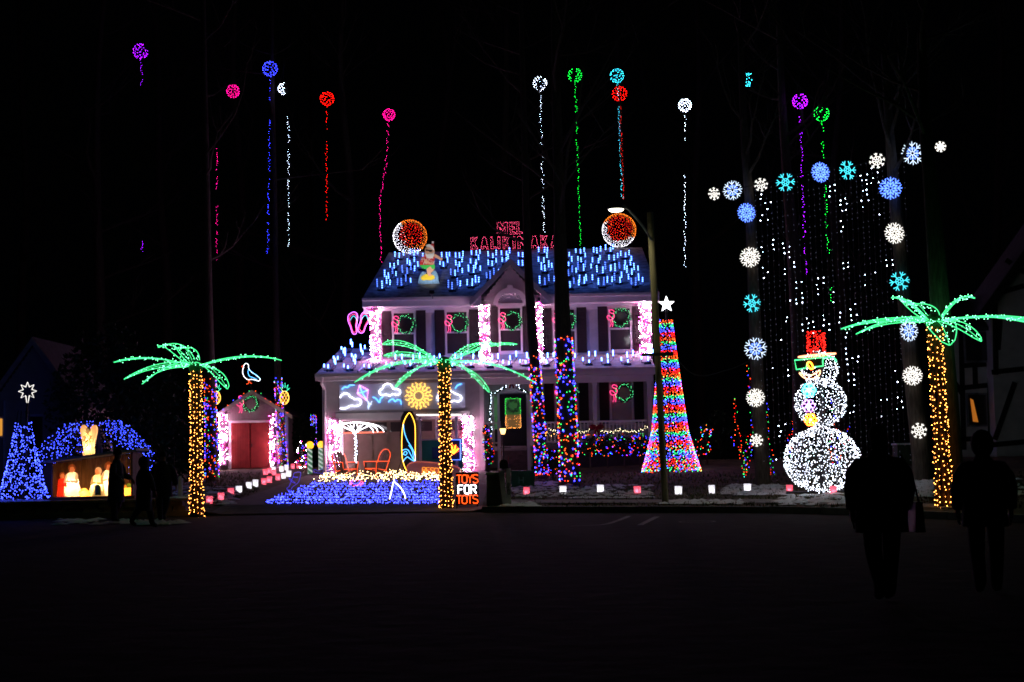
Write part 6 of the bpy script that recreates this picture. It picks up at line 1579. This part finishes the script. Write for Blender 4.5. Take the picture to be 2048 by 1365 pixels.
# people ------------------------------------------------------------------------------
def person(label, base, h, heading, stride, coat, trousers, hatm, hair, armsw=(.2, -.2), hem=.46, hatkind='beanie', bag_=None, wide=1., lean=0., bend=(0, 0)):
    t = thing('person', label, 'person', base)
    s = h/1.75; SKN = mat('skin', (.42, .26, .19), .6, .1)
    vs, rs, es = [], [], []
    def v(x, y, z, r, parent=None):
        vs.append(V(x*s, y*s, z*s)); rs.append(r*s if isinstance(r, (int, float)) else (r[0]*s, r[1]*s)); i = len(vs)-1
        if parent is not None: es.append((parent, i))
        return i
    st_ = stride
    pel = v(0, 0, .94, (.155*wide, .11)); ab = v(0, -.01-lean*.1, 1.12, (.145*wide, .11), pel); ch = v(0, -.02-lean*.25, 1.33, (.165*wide, .12), ab); nk = v(0, -.02-lean*.36, 1.49, .058, ch)
    hd0 = v(0, -.03-lean*.42, 1.57, (.075, .085), nk); hd1 = v(0, -.03-lean*.45, 1.66, (.08, .095), hd0); v(0, -.02-lean*.46, 1.735, (.045, .055), hd1)
    v(0, -.135-lean*.44, 1.61, .014, hd0)
    for k, sd in enumerate((-1, 1)):
        f = st_*(1 if sd < 0 else -1)
        hip = v(sd*.10, 0, .86, .115*wide**.5, pel); kn = v(sd*.11, -.22*f-(.05 if f < 0 else 0), .48, .088*wide**.5, hip); an = v(sd*.10, -.38*f+(.10 if f < 0 else 0), .09+(.07 if f < -.3 else 0), .072, kn); v(sd*.11, -.38*f-.14+(.1 if f < 0 else 0), .035+(.03 if f < -.3 else 0), .046, an)
        a = armsw[k]
        shd = v(sd*.19*wide, -.02-lean*.25, 1.40, .062, ch); el = v(sd*.26*wide, -.05-.25*a-lean*.15, 1.14, .046, shd); wr = v(sd*.265*wide, -.12-.45*a-bend[k]*.15, .92+abs(a)*.04+bend[k]*.25, .031, el)
        pm = v(sd*.265*wide, -.14-.5*a-bend[k]*.2, .85+bend[k]*.27, (.038, .020), wr)
        for q, (ox, L) in enumerate(((-.028, .065), (-.010, .078), (.010, .072), (.026, .055))):
            f1 = v(sd*.265*wide+ox*.3, -.145-.52*a-bend[k]*.22+ox, .815+bend[k]*.28, .0095, pm); v(sd*.262*wide+ox*.3-sd*.012, -.155-.53*a-bend[k]*.25+ox, .815-L+bend[k]*.28, .008, f1)
        th = v(sd*.245*wide, -.18-.5*a-bend[k]*.2, .85+bend[k]*.27, .010, pm); v(sd*.24*wide, -.19-.5*a-bend[k]*.22, .80+bend[k]*.27, .008, th)
    me = bpy.data.meshes.new('body'); me.from_pydata(vs, es, [])
    o = bpy.data.objects.new('body', me); col.objects.link(o)
    md = o.modifiers.new('skin', 'SKIN'); sb2 = o.modifiers.new('sub', 'SUBSURF'); sb2.levels = 1; sb2.render_levels = 1
    for i, d in enumerate(me.skin_vertices[0].data):
        r_ = rs[i]; d.radius = (r_, r_) if not isinstance(r_, tuple) else r_
        d.use_root = (i == 0)
    dg = bpy.context.evaluated_depsgraph_get(); ne = bpy.data.meshes.new_from_object(o.evaluated_get(dg)); bpy.data.objects.remove(o)
    for m in (trousers, coat, SKN, BLACK): ne.materials.append(m)
    for p in ne.polygons:
        z = p.center.z/s; p.use_smooth = True; ax_ = abs(p.center.x/s)
        hand = ax_ > .19*wide and z < .91+.27*max(bend) and z > .7
        p.material_index = 2 if (z > 1.50 or hand) else (3 if z < .085 else (0 if z < .9 and ax_ < .19*wide else 1))
    ne.name = 'body'
    bo_ = link('body', ne, t); bo_.parent = t; bo_.matrix_parent_inverse = Matrix(); 
    t.rotation_euler = (0, 0, heading)
    # coat
    c = MB(); n = 18; prof = [(hem-.0, .235, .185), (hem+.10, .232, .18), (.92, .225, .175), (1.05, .215, .165), (1.18, .208, .16), (1.30, .195, .15), (1.38, .165, .13), (1.44, .115, .11), (1.49, .082, .095), (1.53, .07, .085)]
    vs2 = []
    for z, rx, ry in prof:
        for k in range(n):
            a = 2*pi*k/n; w_ = 1+.03*sin(5*a+z*9); vs2.append(V(rx*wide*cos(a)*w_, ry*sin(a)*w_-.015-lean*.3*max(0, z-.9), z)*s)
    c.add(vs2, [(i*n+k, i*n+(k+1) % n, (i+1)*n+(k+1) % n, (i+1)*n+k) for i in range(len(prof)-1) for k in range(n)], coat)
    for k, sd in enumerate((-1, 1)):
        a = armsw[k]; c.tube([V(sd*.10*wide, -.02-lean*.25, 1.41)*s, V(sd*.165*wide, -.02-lean*.25, 1.385)*s, V(sd*.225*wide, -.03-.1*a-lean*.2, 1.28)*s, V(sd*.262*wide, -.05-.25*a-lean*.15, 1.14)*s, V(sd*.265*wide, -.115-.44*a-bend[k]*.14, .935+bend[k]*.24)*s], [.05*s, .082*s, .092*s, .082*s, .06*s], coat, 9)
    co = c.build('coat', None, True); co.parent = t
    hz = V(0, -.03-lean*.45, 1.66)*s
    if hatkind == 'beanie':
        b = MB(); b.lathe(hz, [(.102*s, -.02), (.106*s, .02*s), (.10*s, .07*s), (.07*s, .115*s), (.02*s, .135*s)], hatm, 12, .92, 1.02); b.ball(hz+V(0, 0, .15*s), .022*s, hatm, 8, 5); k = b.build('hat', None, True)
    elif hatkind == 'hood':
        b = MB(); b.ball(hz+V(0, .025, -.02)*s, .135*s, hatm, 12, 8, .92, 1.0, 1.18); k = b.build('hood', None, True)
    else:
        b = MB(); b.ball(hz+V(0, .02, .02)*s, .108*s, hair, 12, 8, .92, 1.02, 1.05); b.lathe(hz+V(0, .05, -.17)*s, [(.05*s, 0), (.085*s, .06*s), (.09*s, .15*s)], hair, 10, 1, .6); k = b.build('hair', None, True)
    k.parent = t
    if bag_:
        sd = bag_; b = MB(); b.box(V(sd*.34-.05, -.12, .70)*s, V(sd*.34+.05, .18, 1.0)*s, BLACK, .015); b.tube([V(sd*.34, -.1, 1.0)*s, V(sd*.30, -.02, 1.30)*s, V(sd*.22, 0, 1.47)*s, V(sd*.30, .08, 1.30)*s, V(sd*.34, .15, 1.0)*s], .012, BLACK, 4)
        hb = b.build('handbag'); hb.location = base; hb.rotation_euler = (0, 0, heading); tag(hb, 'dark handbag on the near walker, hanging from the left shoulder', 'handbag')
CN, CD, CG, CT = mat('navy_coat', (.015, .017, .028), .85, .2, 9), mat('black_coat', (.012, .012, .014), .85, .2, 9), mat('grey_coat', (.045, .045, .055), .85, .25, 9), mat('dark_trousers', (.014, .014, .018), .85, .2, 9)
HA = mat('grey_hair', (.10, .09, .085), .8, .2, 20)
p1 = R0(1770, 1205); p1.z = 0
person('near walker in dark coat and knit hat seen from behind, bag on shoulder', p1, (CAMZ-P(1770, 856, p1.y).z)*-1+CAMZ, pi, .5, CD, CT, mat('dark_knit', (.03, .03, .03), .9, .3, 30), HA, (.15, -.35), .70, 'hair', -1, 1.14)
p2 = R0(1978, 1190); p2.z = 0
person('walker in black hooded jacket at the right edge seen from behind', p2, P(1962, 868, p2.y).z, pi-.25, .6, CN, CT, CN, HA, (-.1, .25), .74, 'hood', None, 1.04)
q1 = R0(231, 1047); q2 = R0(287, 1056); q3 = R0(325, 1044)
for q in (q1, q2, q3): q.z = 0
person('visitor in dark coat standing before the nativity, arms forward', q1, P(231, 901, q1.y).z, -1.75+pi, .06, CN, CT, CD, HA, (.1, .1), .5, 'beanie', None, 1.1, .05, (.6, .6))
person('short visitor in grey coat walking between two taller ones', q2, P(290, 916, q2.y).z, 2.2, .5, CG, CT, CG, HA, (.1, -.2), .42, 'hood', None, 1.15)
person('visitor in black jacket standing nearest the left palm', q3, P(328, 905, q3.y).z, .6, .35, CD, CT, CD, HA, (.05, .1), .62, 'beanie', None, 1.1)
